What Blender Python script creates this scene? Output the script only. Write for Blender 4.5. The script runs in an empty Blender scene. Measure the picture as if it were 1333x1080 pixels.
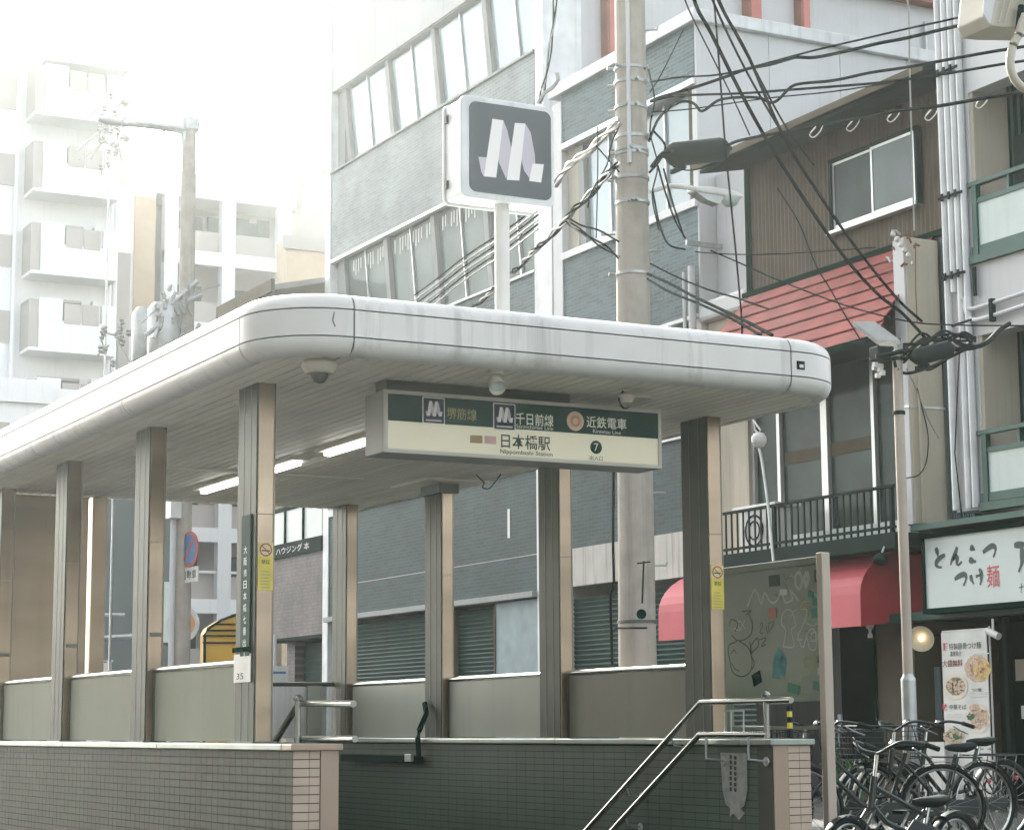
import bpy, math, random
from mathutils import Vector, Matrix
random.seed(7)
R = math.radians
sc = bpy.context.scene
col = sc.collection

# ------------------------------------------------------------------ camera
FPX = 2703.22
YAW, PITCH, ROLL = R(27.87226), R(8.5701), R(-0.36658)
CAM = Vector((0, 0, .95))
def cam_axes():
    s, c = math.sin(YAW), math.cos(YAW)
    r = Vector((c, -s, 0)); f = Vector((s, c, 0)); u = Vector((0, 0, 1))
    f2 = f*math.cos(PITCH) + u*math.sin(PITCH); u2 = u*math.cos(PITCH) - f*math.sin(PITCH)
    r3 = r*math.cos(ROLL) + u2*math.sin(ROLL); u3 = u2*math.cos(ROLL) - r*math.sin(ROLL)
    return r3, u3, f2
CR, CU, CF = cam_axes()
cam_d = bpy.data.cameras.new('camera'); cam = bpy.data.objects.new('camera', cam_d); col.objects.link(cam)
m = Matrix((CR, CU, -CF)).transposed().to_4x4(); m.translation = CAM; cam.matrix_world = m
cam_d.sensor_width = 36; cam_d.lens = FPX/1333*36; cam_d.clip_start = .1; cam_d.clip_end = 2000
sc.camera = cam

# ------------------------------------------------------------------ sky, sun, exposure
SUN_EL, SUN_AZ = 29.0, 9.0          # azimuth measured from +Y, negative = towards -X
HAZE = .00072
w = bpy.data.worlds.new('World'); sc.world = w; w.use_nodes = True
nt = w.node_tree; nt.nodes.clear()
sky = nt.nodes.new('ShaderNodeTexSky'); sky.sky_type = 'NISHITA'; sky.sun_disc = False
sky.sun_elevation = R(SUN_EL); sky.sun_rotation = R(SUN_AZ); sky.dust_density = 4; sky.air_density = 1.3
hs = nt.nodes.new('ShaderNodeHueSaturation'); hs.inputs['Saturation'].default_value = .32
bg = nt.nodes.new('ShaderNodeBackground'); bg.inputs[1].default_value = .15
wo = nt.nodes.new('ShaderNodeOutputWorld')
nt.links.new(sky.outputs[0], hs.inputs['Color']); nt.links.new(hs.outputs[0], bg.inputs[0]); nt.links.new(bg.outputs[0], wo.inputs[0])
sd = bpy.data.lights.new('sun', 'SUN'); sd.energy = 4.2; sd.angle = R(.6); sd.color = (1, .95, .86)
so = bpy.data.objects.new('sun', sd); col.objects.link(so)
a, e = R(SUN_AZ), R(SUN_EL)
sdir = Vector((math.sin(a)*math.cos(e), math.cos(a)*math.cos(e), math.sin(e)))
so.rotation_euler = sdir.to_track_quat('Z', 'Y').to_euler(); so.location = sdir*60
sc.view_settings.view_transform = 'Standard'; sc.view_settings.look = 'None'
sc.view_settings.exposure = 1.93; sc.view_settings.gamma = 1
sc.render.engine = 'CYCLES'; sc.cycles.volume_bounces = 0; sc.cycles.max_bounces = 7

# ------------------------------------------------------------------ helpers
def ray(px, py):
    return (CR*((px-666.5)/FPX) - CU*((py-540)/FPX) + CF)
def U(px, py, ax, v):                 # where the sight line meets the plane X=v, Y=v or Z=v
    d = ray(px, py); i = 'XYZ'.index(ax)
    return CAM + d*((v-CAM[i])/d[i])
def D(px, py, t):                     # point at t metres of depth
    return CAM + ray(px, py)*t

def _n(nt, t, **k):
    n = nt.nodes.new(t)
    for a_, b_ in k.items(): setattr(n, a_, b_)
    return n
def mat(name, c, rough=.6, metal=0., var=.12, vs=3., dirt=.0, bump=0., bs=60., streak=0., spec=.5, emit=0., ecol=None, c2=None, coat=0., ov=.06, hb=0.):
    m = bpy.data.materials.new(name); m.use_nodes = True; nt = m.node_tree
    b = nt.nodes['Principled BSDF']
    g = _n(nt, 'ShaderNodeNewGeometry')
    no = _n(nt, 'ShaderNodeTexNoise'); no.inputs['Scale'].default_value = vs; no.inputs['Detail'].default_value = 6
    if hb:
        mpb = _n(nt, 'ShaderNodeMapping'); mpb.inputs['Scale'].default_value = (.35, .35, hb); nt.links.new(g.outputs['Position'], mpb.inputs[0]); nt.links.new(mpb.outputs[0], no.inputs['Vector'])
    else: nt.links.new(g.outputs['Position'], no.inputs['Vector'])
    lo = tuple(x*(1-var) for x in c) if c2 is None else c2
    hi = tuple(min(1, x*(1+var)) for x in c)
    rp = _n(nt, 'ShaderNodeValToRGB'); rp.color_ramp.elements[0].position = .32; rp.color_ramp.elements[1].position = .68
    rp.color_ramp.elements[0].color = (*lo, 1); rp.color_ramp.elements[1].color = (*hi, 1)
    nt.links.new(no.outputs['Fac'], rp.inputs[0]); out = rp.outputs[0]
    oi = _n(nt, 'ShaderNodeObjectInfo')
    hv = _n(nt, 'ShaderNodeHueSaturation')
    mr = _n(nt, 'ShaderNodeMapRange'); mr.inputs['To Min'].default_value = 1-ov; mr.inputs['To Max'].default_value = 1+ov
    nt.links.new(oi.outputs['Random'], mr.inputs[0]); nt.links.new(mr.outputs[0], hv.inputs['Value'])
    nt.links.new(out, hv.inputs['Color']); out = hv.outputs[0]
    if streak or dirt:
        mp = _n(nt, 'ShaderNodeMapping'); mp.inputs['Scale'].default_value = (9, 9, .45) if streak else (2.3, 2.3, 2.3)
        nt.links.new(g.outputs['Position'], mp.inputs[0])
        n2 = _n(nt, 'ShaderNodeTexNoise'); n2.inputs['Scale'].default_value = 1.; n2.inputs['Detail'].default_value = 8; n2.inputs['Roughness'].default_value = .65
        nt.links.new(mp.outputs[0], n2.inputs['Vector'])
        r2 = _n(nt, 'ShaderNodeValToRGB'); r2.color_ramp.elements[0].position = .52; r2.color_ramp.elements[1].position = .74
        r2.color_ramp.elements[0].color = (0, 0, 0, 1); k = streak or dirt; r2.color_ramp.elements[1].color = (k, k, k, 1)
        nt.links.new(n2.outputs['Fac'], r2.inputs[0])
        mx = _n(nt, 'ShaderNodeMixRGB'); mx.inputs[2].default_value = (.10, .095, .08, 1)
        nt.links.new(r2.outputs[0], mx.inputs[0]); nt.links.new(out, mx.inputs[1]); out = mx.outputs[0]
    nt.links.new(out, b.inputs['Base Color'])
    b.inputs['Roughness'].default_value = rough; b.inputs['Metallic'].default_value = metal
    b.inputs['Specular IOR Level'].default_value = spec; b.inputs['Coat Weight'].default_value = coat
    if bump:
        n3 = _n(nt, 'ShaderNodeTexNoise'); n3.inputs['Scale'].default_value = bs; n3.inputs['Detail'].default_value = 4
        nt.links.new(g.outputs['Position'], n3.inputs['Vector'])
        bp = _n(nt, 'ShaderNodeBump'); bp.inputs['Strength'].default_value = bump; bp.inputs['Distance'].default_value = .01
        nt.links.new(n3.outputs['Fac'], bp.inputs['Height']); nt.links.new(bp.outputs[0], b.inputs['Normal'])
    if emit:
        b.inputs['Emission Color'].default_value = (*(ecol or c), 1); b.inputs['Emission Strength'].default_value = emit
    return m
def tile_mat(name, c, mortar, w=.1, h=.05, ax='Y', var=.25, gap=.012, rough=.6):
    m = mat(name, c, rough, spec=.25); nt = m.node_tree; b = nt.nodes['Principled BSDF']
    g = _n(nt, 'ShaderNodeNewGeometry'); s = _n(nt, 'ShaderNodeSeparateXYZ'); cb = _n(nt, 'ShaderNodeCombineXYZ')
    nt.links.new(g.outputs['Position'], s.inputs[0]); nt.links.new(s.outputs[ax], cb.inputs[0]); nt.links.new(s.outputs['Z'], cb.inputs[1])
    br = _n(nt, 'ShaderNodeTexBrick'); br.inputs['Scale'].default_value = 1; br.inputs['Brick Width'].default_value = w
    br.inputs['Row Height'].default_value = h; br.inputs['Mortar Size'].default_value = gap/2; br.inputs['Mortar Smooth'].default_value = .2
    br.inputs['Color1'].default_value = (*[x*(1-var) for x in c], 1); br.inputs['Color2'].default_value = (*[min(1, x*(1+var)) for x in c], 1)
    br.inputs['Mortar'].default_value = (*mortar, 1); br.inputs['Bias'].default_value = 0
    nt.links.new(cb.outputs[0], br.inputs['Vector'])
    no = _n(nt, 'ShaderNodeTexNoise'); no.inputs['Scale'].default_value = .9; no.inputs['Detail'].default_value = 8
    nt.links.new(g.outputs['Position'], no.inputs['Vector'])
    mr = _n(nt, 'ShaderNodeMapRange'); mr.inputs['From Min'].default_value = .3; mr.inputs['From Max'].default_value = .7
    mr.inputs['To Min'].default_value = .72; mr.inputs['To Max'].default_value = 1.25
    nt.links.new(no.outputs['Fac'], mr.inputs[0])
    mx = _n(nt, 'ShaderNodeMixRGB', blend_type='MULTIPLY'); mx.inputs[0].default_value = 1
    nt.links.new(br.outputs['Color'], mx.inputs[1]); nt.links.new(mr.outputs[0], mx.inputs[2])
    nt.links.new(mx.outputs[0], b.inputs['Base Color'])
    bp = _n(nt, 'ShaderNodeBump', invert=True); bp.inputs['Strength'].default_value = .6; bp.inputs['Distance'].default_value = .01
    nt.links.new(br.outputs['Fac'], bp.inputs['Height']); nt.links.new(bp.outputs[0], b.inputs['Normal'])
    return m
def glass_mat(name, c, mirror=.5, rough=.04, var=.2, vs=.5, tint=(.8, .88, .9)):
    m = mat(name, c, .5, var=var, vs=vs, spec=.1); nt = m.node_tree; b = nt.nodes['Principled BSDF']
    gl = _n(nt, 'ShaderNodeBsdfGlossy'); gl.inputs['Roughness'].default_value = rough; gl.inputs[0].default_value = (*tint, 1)
    mx = _n(nt, 'ShaderNodeMixShader'); mx.inputs[0].default_value = mirror
    g = _n(nt, 'ShaderNodeNewGeometry'); n = _n(nt, 'ShaderNodeTexNoise'); n.inputs['Scale'].default_value = .8
    bp = _n(nt, 'ShaderNodeBump'); bp.inputs['Strength'].default_value = .05; bp.inputs['Distance'].default_value = .3
    nt.links.new(g.outputs['Position'], n.inputs['Vector']); nt.links.new(n.outputs['Fac'], bp.inputs['Height']); nt.links.new(bp.outputs[0], gl.inputs['Normal'])
    nt.links.new(b.outputs[0], mx.inputs[1]); nt.links.new(gl.outputs[0], mx.inputs[2])
    nt.links.new(mx.outputs[0], nt.nodes['Material Output'].inputs[0])
    return m

M = dict(
 white=mat('white_paint', (.66, .68, .68), .5, streak=.25),
 fascia=mat('fascia_enamel', (.64, .64, .61), .38, var=.07, vs=2.2, streak=.42),
 groove=mat('dark_groove', (.05, .06, .055), .7),
 soffit=mat('soffit_slat_paint', (.80, .77, .66), .45, var=.07, vs=1.5),
 steel=mat('brushed_steel', (.36, .285, .21), .24, metal=.7, var=.3, hb=1.6, vs=1.3, streak=.3, bump=.05, bs=200),  # horizontal bands paint building reflections into the steel colour
 steel_dk=mat('dark_steel', (.050, .064, .045), .5, metal=.2, spec=.25, var=.35, hb=1.2, vs=1.5, streak=.3),  # shaded copy of the column steel, with painted reflection bands
 steel_edge=mat('steel_groove', (.12, .14, .12), .5, metal=.4),
 coping=mat('coping_metal', (.33, .38, .34), .33, metal=.7, var=.15, vs=2, streak=.3),
 tube=mat('polished_tube', (.36, .38, .35), .24, metal=.95, var=.06),
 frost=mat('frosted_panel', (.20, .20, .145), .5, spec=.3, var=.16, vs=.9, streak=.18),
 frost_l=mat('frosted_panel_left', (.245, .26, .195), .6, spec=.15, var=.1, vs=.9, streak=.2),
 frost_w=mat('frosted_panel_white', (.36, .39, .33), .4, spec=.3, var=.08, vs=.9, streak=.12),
 grout=mat('tile_grout', (.03, .035, .03), .85),
 grout_l=mat('tile_grout_pale', (.040, .044, .034), .85),
 tile_side=mat('tile_side', (.076, .084, .058), .6, spec=.2, ov=.06, var=.14, vs=1.1, streak=.25),  # shade of the wall side put into the tile colour
 tile_end=mat('tile_end', (.46, .365, .29), .35, var=.08, vs=6),
 tile_in=mat('tile_inner', (.072, .118, .086), .5, ov=.04, spec=.25, var=.14, vs=1.2),
 jamb=mat('jamb_plate', (.36, .28, .215), .35, metal=.35, var=.06, vs=2, streak=.15),
 concrete=mat('pole_concrete', (.40, .365, .31), .8, var=.12, vs=5, streak=.35, bump=.3, bs=90),
 concrete_w=mat('pole_wrap', (.46, .40, .33), .7, var=.08, vs=3, streak=.35),
 galv=mat('galvanised', (.42, .44, .43), .42, metal=.6, var=.15, vs=6, streak=.2),
 black=mat('black_rubber', (.008, .018, .016), .7, spec=.2),
 cable=mat('cable_sheath', (.018, .026, .025), 1, spec=.0),
 cable_l=mat('cable_grey', (.35, .35, .33), .6),
 asphalt=mat('asphalt', (.05, .05, .05), .9, var=.25, vs=8, bump=.5),
 paving=mat('paving', (.045, .05, .045), .85, var=.15, vs=3, bump=.3),
 green=mat('sign_green', (.006, .05, .037), .6, var=.05, spec=.12),
 green2=mat('sign_green_faded', (.05, .11, .085), .6, var=.08, spec=.12),
 cream=mat('sign_cream', (.56, .54, .40), .35, var=.05, vs=2, emit=.05, ecol=(.9, .85, .62)),
 far_wall=mat('far_block_wall', (.15, .14, .13), .7),
 far_glass=mat('far_block_glass', (.22, .27, .28), .5),
 frame_l=mat('sign_frame', (.50, .49, .42), .4, var=.05),
 frame_s=mat('sign_side', (.24, .26, .23), .4, var=.1),
 navy=mat('logo_navy', (.025, .04, .06), .6, spec=.1, var=.04),
 sgrey=mat('sign_slate', (.068, .085, .09), .35, var=.05),
 rib=mat('ribbon_white', (.78, .77, .75), .4, var=.02),
 rib2=mat('ribbon_lilac', (.50, .47, .52), .4, var=.03),
 txt_w=mat('letter_white', (.72, .74, .62), .5, var=.03),
 txt_y=mat('letter_olive', (.34, .33, .14), .5, var=.2, vs=30),
 txt_k=mat('letter_dark', (.02, .05, .035), .5, var=.05),
 orange=mat('emblem_orange', (.62, .30, .16), .5), orange2=mat('emblem_cream', (.68, .52, .34), .5),
 brown_sq=mat('code_brown', (.36, .27, .13), .5), pink_sq=mat('code_pink', (.62, .38, .36), .5),
 yellow=mat('sticker_yellow', (.66, .56, .09), .5, var=.1, vs=12), yellow2=mat('sticker_pale', (.66, .58, .30), .5),
 red=mat('sticker_red', (.40, .08, .06), .5), blue=mat('sign_blue', (.06, .16, .34), .5),
 awn=mat('awning_pink', (.50, .075, .095), .6, var=.1, vs=2, streak=.12), awn_d=mat('awning_red', (.40, .03, .035), .55, var=.15, vs=2),
 roofred=mat('roof_red', (.27, .05, .04), .7, var=.2, vs=3, dirt=.35),
 brown=mat('brown_siding', (.125, .105, .078), .8, spec=.15, var=.1, vs=2, streak=.2),
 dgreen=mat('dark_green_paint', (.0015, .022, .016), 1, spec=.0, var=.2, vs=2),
 mgreen=mat('mid_green_paint', (.01, .075, .055), .5, var=.2, vs=2),
 slate=mat('rail_dark', (.012, .03, .025), .8, spec=.08),
 alu=mat('aluminium', (.58, .61, .60), .35, metal=.5, var=.08, streak=.15),
 panelw=mat('wall_panel_grey', (.56, .57, .57), .55, var=.05, vs=1, streak=.14),
 upper=mat('upper_render', (.40, .41, .41), .7, var=.06, vs=.7, streak=.22),
 plaster=mat('plaster_grey', (.32, .33, .32), .75, var=.08, vs=.8, streak=.3, bump=.2),
 cream_w=mat('cream_wall', (.50, .46, .36), .7, var=.08, vs=1.2, streak=.25),
 bluegr=mat('blue_grey', (.06, .12, .13), .6, var=.1, streak=.2),
 redpil=mat('red_pilaster', (.50, .16, .13), .6, var=.08, streak=.15),
 redbrn=mat('red_brown', (.24, .09, .06), .6),
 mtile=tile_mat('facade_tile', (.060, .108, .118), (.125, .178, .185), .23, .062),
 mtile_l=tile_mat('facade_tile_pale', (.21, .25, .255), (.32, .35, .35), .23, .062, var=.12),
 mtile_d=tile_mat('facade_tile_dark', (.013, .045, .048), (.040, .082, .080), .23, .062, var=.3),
 gtile=tile_mat('grey_mosaic', (.16, .145, .14), (.10, .095, .095), .10, .075, var=.12),
 peel=mat('peeling_paint', (.52, .50, .45), .7, var=.1, vs=2, streak=.85),
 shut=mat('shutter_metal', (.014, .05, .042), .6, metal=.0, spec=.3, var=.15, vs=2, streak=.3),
 ply=mat('blue_board', (.22, .29, .31), .6, var=.15, vs=3),
 win_sky=glass_mat('window_sky_glass', (.30, .36, .38), .14, tint=(.68, .76, .80)),
 win_mid=glass_mat('window_mid_glass', (.13, .16, .155), .035, var=.45, vs=.5, tint=(.6, .7, .7)),
 win_dk=glass_mat('window_dark_glass', (.022, .042, .036), .016, var=.5, vs=1.3),
 curtain=mat('curtain', (.12, .13, .11), .8, var=.2, vs=4),
 board=mat('board_grey', (.14, .18, .14), .55, metal=0., var=.12, vs=2.5, streak=.15),
 g_white=mat('graffiti_white', (.36, .40, .35), .7), g_black=mat('graffiti_black', (.015, .04, .032), .7),
 g_teal=mat('graffiti_teal', (.03, .17, .19), .7, var=.3, vs=20), g_olive=mat('graffiti_olive', (.22, .21, .08), .7),
 g_green=mat('sticker_green', (.0, .14, .09), .6), g_cream=mat('sticker_cream', (.40, .42, .36), .6),
 lamp_on=mat('tube_light', (1, 1, 1), .5, emit=3, ecol=(1, .99, .95)),
 lamp_warm=mat('bulb_warm', (1, .8, .5), .5, emit=2.2, ecol=(1, .75, .42)),
 plastic=mat('white_plastic', (.60, .60, .57), .4), plastic_y=mat('old_plastic', (.50, .47, .38), .35, var=.1, vs=6),
 sign_w=mat('shop_sign_white', (.60, .68, .66), .35, var=.04, vs=1.5, streak=.08),
 ink=mat('brush_ink', (.012, .05, .04), .5), ink_r=mat('brush_red', (.55, .05, .06), .5),
 ply_b=mat('beige_board', (.115, .10, .07), .8, spec=.1, var=.1, streak=.2), tan=mat('tan_wall', (.36, .32, .25), .7, var=.08),
 apt=mat('apartment_white', (.74, .76, .77), .65, var=.04, vs=.3, streak=.12), apt_b=mat('apartment_beige', (.40, .38, .36), .7, var=.06, vs=.3),
 apt_t=mat('apartment_tan', (.52, .42, .30), .7, var=.05), apt_g=mat('apartment_grey', (.075, .10, .10), .6, var=.08, vs=.5),
 yel=mat('tarp_yellow', (.62, .36, .03), .55, var=.08, vs=2), noodle=mat('noodle', (.62, .42, .16), .6, var=.3, vs=60),
 noodle2=mat('broth', (.52, .38, .27), .5, var=.35, vs=50), bowl=mat('bowl_cream', (.62, .56, .47), .4),
 meat=mat('meat', (.27, .17, .11), .6, var=.5, vs=40), leaf=mat('herb', (.03, .13, .03), .7, var=.5, vs=30),
 bike=mat('bike_frame', (.012, .025, .022), .45, metal=.1, coat=.1), chrome=mat('chrome', (.38, .40, .38), .3, metal=1),
 bluebag=mat('blue_bag', (.03, .11, .28), .6, var=.3, vs=10), paper=mat('torn_paper', (.36, .38, .34), .8, var=.2, vs=20),
 lightgrey=mat('pale_glass_panel', (.50, .58, .55), .4, var=.06, vs=1.5, streak=.1),
)

class MB:
    def __init__(s): s.v = []; s.f = []
    def add(s, vs, fs):
        o = len(s.v); s.v += [tuple(x) for x in vs]; s.f += [tuple(i+o for i in f) for f in fs]; return s
    def box(s, x0, x1, y0, y1, z0, z1):
        x0, x1 = sorted((x0, x1)); y0, y1 = sorted((y0, y1)); z0, z1 = sorted((z0, z1))
        return s.add([(x, y, z) for z in (z0, z1) for y in (y0, y1) for x in (x0, x1)],
                     [(0, 2, 3, 1), (4, 5, 7, 6), (0, 1, 5, 4), (2, 6, 7, 3), (0, 4, 6, 2), (1, 3, 7, 5)])
    def quad(s, a, b, c, d): return s.add([a, b, c, d], [(0, 1, 2, 3)])
    def poly(s, pts): return s.add(pts, [tuple(range(len(pts)))])
    def prism(s, pts, off):              # a polygon pushed along a vector
        n = len(pts); off = Vector(off); p = [Vector(q) for q in pts]
        s.add([*p, *[q+off for q in p]], [tuple(range(n))[::-1], tuple(range(n, 2*n))] + [(i, (i+1) % n, n+(i+1) % n, n+i) for i in range(n)])
        return s
    def tube(s, pts, r, n=8, cap=True, r2=None):
        P = [Vector(p) for p in pts]; rings = []
        for i, p in enumerate(P):
            t = ((P[i+1] if i+1 < len(P) else p) - (P[i-1] if i else p)).normalized()
            up = Vector((0, 0, 1)) if abs(t.z) < .9 else Vector((1, 0, 0))
            a = t.cross(up).normalized(); b = a.cross(t)
            rr = r if r2 is None else r + (r2-r)*i/max(1, len(P)-1)
            rings.append([p + (a*math.cos(2*math.pi*k/n) + b*math.sin(2*math.pi*k/n))*rr for k in range(n)])
        vs = [q for g in rings for q in g]; fs = []
        for i in range(len(P)-1):
            for k in range(n): fs.append((i*n+k, i*n+(k+1) % n, (i+1)*n+(k+1) % n, (i+1)*n+k))
        if cap: fs += [tuple(range(n))[::-1], tuple(range((len(P)-1)*n, len(P)*n))]
        return s.add(vs, fs)
    def lathe(s, c, ax, prof, n=16):     # prof: (radius, distance along axis)
        c = Vector(c); ax = Vector(ax).normalized(); up = Vector((0, 0, 1)) if abs(ax.z) < .9 else Vector((1, 0, 0))
        a = ax.cross(up).normalized(); b = a.cross(ax); vs = []; fs = []
        for r, h in prof: vs += [c + ax*h + (a*math.cos(2*math.pi*k/n) + b*math.sin(2*math.pi*k/n))*r for k in range(n)]
        for i in range(len(prof)-1):
            for k in range(n): fs.append((i*n+k, i*n+(k+1) % n, (i+1)*n+(k+1) % n, (i+1)*n+k))
        fs += [tuple(range(n))[::-1], tuple(range((len(prof)-1)*n, len(prof)*n))]
        return s.add(vs, fs)
    def torus(s, c, ax, Rr, r, n=32, k=8, a0=0, a1=2*math.pi):
        c = Vector(c); ax = Vector(ax).normalized(); up = Vector((0, 0, 1)) if abs(ax.z) < .9 else Vector((1, 0, 0))
        a = ax.cross(up).normalized(); b = a.cross(ax)
        full = abs(a1-a0-2*math.pi) < 1e-6
        P = [c + (a*math.cos(t) + b*math.sin(t))*Rr for t in [a0+(a1-a0)*i/n for i in range(n+1)]]
        return s.tube(P, r, k, cap=not full)

def tag(o, label=None, cat=None, group=None, kind=None):
    if label: o['label'] = label
    if cat: o['category'] = cat
    if group: o['group'] = group
    if kind: o['kind'] = kind
    return o
def wloc(p):
    v = Vector((0, 0, 0))
    while p: v += p.location; p = p.parent
    return v
def empty(name, loc, label, cat, group=None):
    o = bpy.data.objects.new(name, None); col.objects.link(o); o.location = loc; o.empty_display_size = .2
    return tag(o, label, cat, group)
def obj(name, mb, m_, parent=None, smooth=False, bevel=0, **tg):
    vs = mb.v; n = max(1, len(vs))
    c = Vector([(min(v[i] for v in vs)+max(v[i] for v in vs))/2 for i in range(3)])
    me = bpy.data.meshes.new(name); me.from_pydata([tuple(Vector(v)-c) for v in vs], [], mb.f)
    me.materials.append(M[m_] if isinstance(m_, str) else m_)
    if smooth:
        for p in me.polygons: p.use_smooth = True
        me.set_sharp_from_angle(angle=R(38))
    me.validate(); me.update()
    o = bpy.data.objects.new(name, me); col.objects.link(o)
    if parent: o.parent = parent
    o.location = c - wloc(parent)
    if bevel:
        b = o.modifiers.new('bevel', 'BEVEL'); b.width = bevel; b.segments = 2; b.limit_method = 'ANGLE'
    if tg: tag(o, **tg)
    return o
def inst(src, loc, parent=None):         # another piece sharing the mesh; loc = world centre
    o = src.copy(); col.objects.link(o); o.parent = parent; o.location = Vector(loc) - wloc(parent); return o
def B(*a): return MB().box(*a)
def struct(name, mb, m_, **k): return obj(name, mb, m_, kind='structure', **k)
def text_mb(body, size, o, xd, yd, fit=None, bold=.0, center=True, depth=.0, line=1.0):
    cu = bpy.data.curves.new('t', 'FONT'); cu.body = body; cu.size = 1; cu.offset = bold; cu.space_line = line
    cu.align_x = 'CENTER' if center else 'LEFT'; cu.align_y = 'CENTER' if center else 'BOTTOM'; cu.resolution_u = 3
    t = bpy.data.objects.new('t', cu); col.objects.link(t); bpy.context.view_layer.update()
    me = bpy.data.meshes.new_from_object(t.evaluated_get(bpy.context.evaluated_depsgraph_get()))
    o = Vector(o); xd = Vector(xd); yd = Vector(yd); nrm = xd.cross(yd); mb = MB()
    vs = [v.co.copy() for v in me.vertices]
    sx = sy = 1
    if fit and vs:
        w_ = max(v.x for v in vs)-min(v.x for v in vs); h_ = max(v.y for v in vs)-min(v.y for v in vs)
        cx = (max(v.x for v in vs)+min(v.x for v in vs))/2; cy = (max(v.y for v in vs)+min(v.y for v in vs))/2
        sx = fit[0]/w_; sy = (fit[1]/h_) if fit[1] else sx
        vs = [Vector(((v.x-cx)*sx, (v.y-cy)*sy, 0)) for v in vs]
    mb.add([o + xd*v.x + yd*v.y + nrm*depth for v in vs], [tuple(p.vertices) for p in me.polygons])
    bpy.data.objects.remove(t); bpy.data.curves.remove(cu); bpy.data.meshes.remove(me)
    return mb
XM, YM, ZP = Vector((-1, 0, 0)), Vector((0, -1, 0)), Vector((0, 0, 1))
XP = Vector((1, 0, 0))
def plane_pts(pxs, ax, v): return [U(x, y, ax, v) for x, y in pxs]
def ribbon(mb, pts, wd, nrm):            # flat painted stroke on a surface
    P = [Vector(p) for p in pts]; nrm = Vector(nrm)
    L_, R_ = [], []
    for i, p in enumerate(P):
        t = ((P[i+1] if i+1 < len(P) else p) - (P[i-1] if i else p)).normalized(); s_ = t.cross(nrm).normalized()*wd/2
        L_.append(p+s_); R_.append(p-s_)
    n = len(P); mb.add(L_+R_, [(i, i+1, n+i+1, n+i) for i in range(n-1)]); return mb
def smooth_pts(P, k=5):                  # Catmull-Rom through the points
    P = [Vector(p) for p in P]
    if len(P) < 3: return P
    Q = [P[0]*2-P[1]]+P+[P[-1]*2-P[-2]]; out = []
    for i in range(1, len(Q)-2):
        for j in range(k):
            t = j/k; a, b, c, d = Q[i-1], Q[i], Q[i+1], Q[i+2]
            out.append(.5*((2*b)+(c-a)*t+(2*a-5*b+4*c-d)*t*t+(3*b-a-3*c+d)*t**3))
    return out+[P[-1]]

# ================================================================== ground
WX0, WX1, WY1 = 4.39, 7.17, 17.3          # stairwell between the two parapet walls
YE = 10.298                               # front end of the walls
g = MB()
xs = [-400, WX0-.05, WX1+.05, 400]; ys = [-300, YE+.35, WY1, 700]
for i in range(3):
    for j in range(3):
        if i == 1 and j == 1: continue
        g.quad((xs[i], ys[j], 0), (xs[i+1], ys[j], 0), (xs[i+1], ys[j+1], 0), (xs[i], ys[j+1], 0))
struct('ground', g, 'paving')
struct('road', B(-7, 3.0, -20, 58, -.02, .004).box(8.9, 8.901, 40, 40.001, .0, .004), 'asphalt')
struct('kerb', B(3.0, 3.14, -20, 58, .0, .12), 'concrete')
st = MB()
for i in range(16): st.box(WX0, WX1, YE+.35+i*.3, YE+.35+(i+1)*.3+.02, -3.4, -.17*(i+1))
struct('stairs', st, 'paving')
struct('stairwell_floor', B(WX0, WX1, YE+.35+4.8, WY1, -3.2, -2.72), 'paving')

# ================================================================== parapet walls
def tiles(parent, spec, matn, limit=292):
    """spec: list of (axis, plane, a0, a1, z0, z1, w, h, outward sign)."""
    cnt = 0; rest = MB(); protos = {}
    for (ax, pl, a0, a1, z1, z0, w_, h_, sg, mt) in spec:
        nz = int(round((z1-z0)/h_))
        na = int(math.ceil((a1-a0)/w_ - 1e-6))
        for j in range(na):
            for i in range(nz):
                zb = z1-(i+1)*h_; aa = a0+j*w_; ab = min(a1, aa+w_)
                g2 = .005; dd = .006
                c = Vector((0, 0, 0)); ww = ab-aa-.003
                key = (ax, round(ww, 3), mt, sg)
                pc = (aa+ab)/2; zc = zb+h_/2
                jit = random.uniform(-.0003, .0003)
                ctr = (pl+sg*(dd/2+jit), pc, zc) if ax == 'X' else (pc, pl+sg*(dd/2+jit), zc)
                if cnt < limit:
                    if key not in protos:
                        hx, hy = (dd/2, ww/2) if ax == 'X' else (ww/2, dd/2)
                        protos[key] = obj('tile', B(ctr[0]-hx, ctr[0]+hx, ctr[1]-hy, ctr[1]+hy, ctr[2]-(h_-g2)/2, ctr[2]+(h_-g2)/2), mt, parent)
                    else: inst(protos[key], ctr, parent)
                    cnt += 1
                else:
                    hx, hy = (dd/2, ww/2) if ax == 'X' else (ww/2, dd/2)
                    rest.box(ctr[0]-hx, ctr[0]+hx, ctr[1]-hy, ctr[1]+hy, ctr[2]-(h_-g2)/2, ctr[2]+(h_-g2)/2)
    if rest.v: obj('tile_field', rest, matn, parent, kind='stuff')

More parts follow.
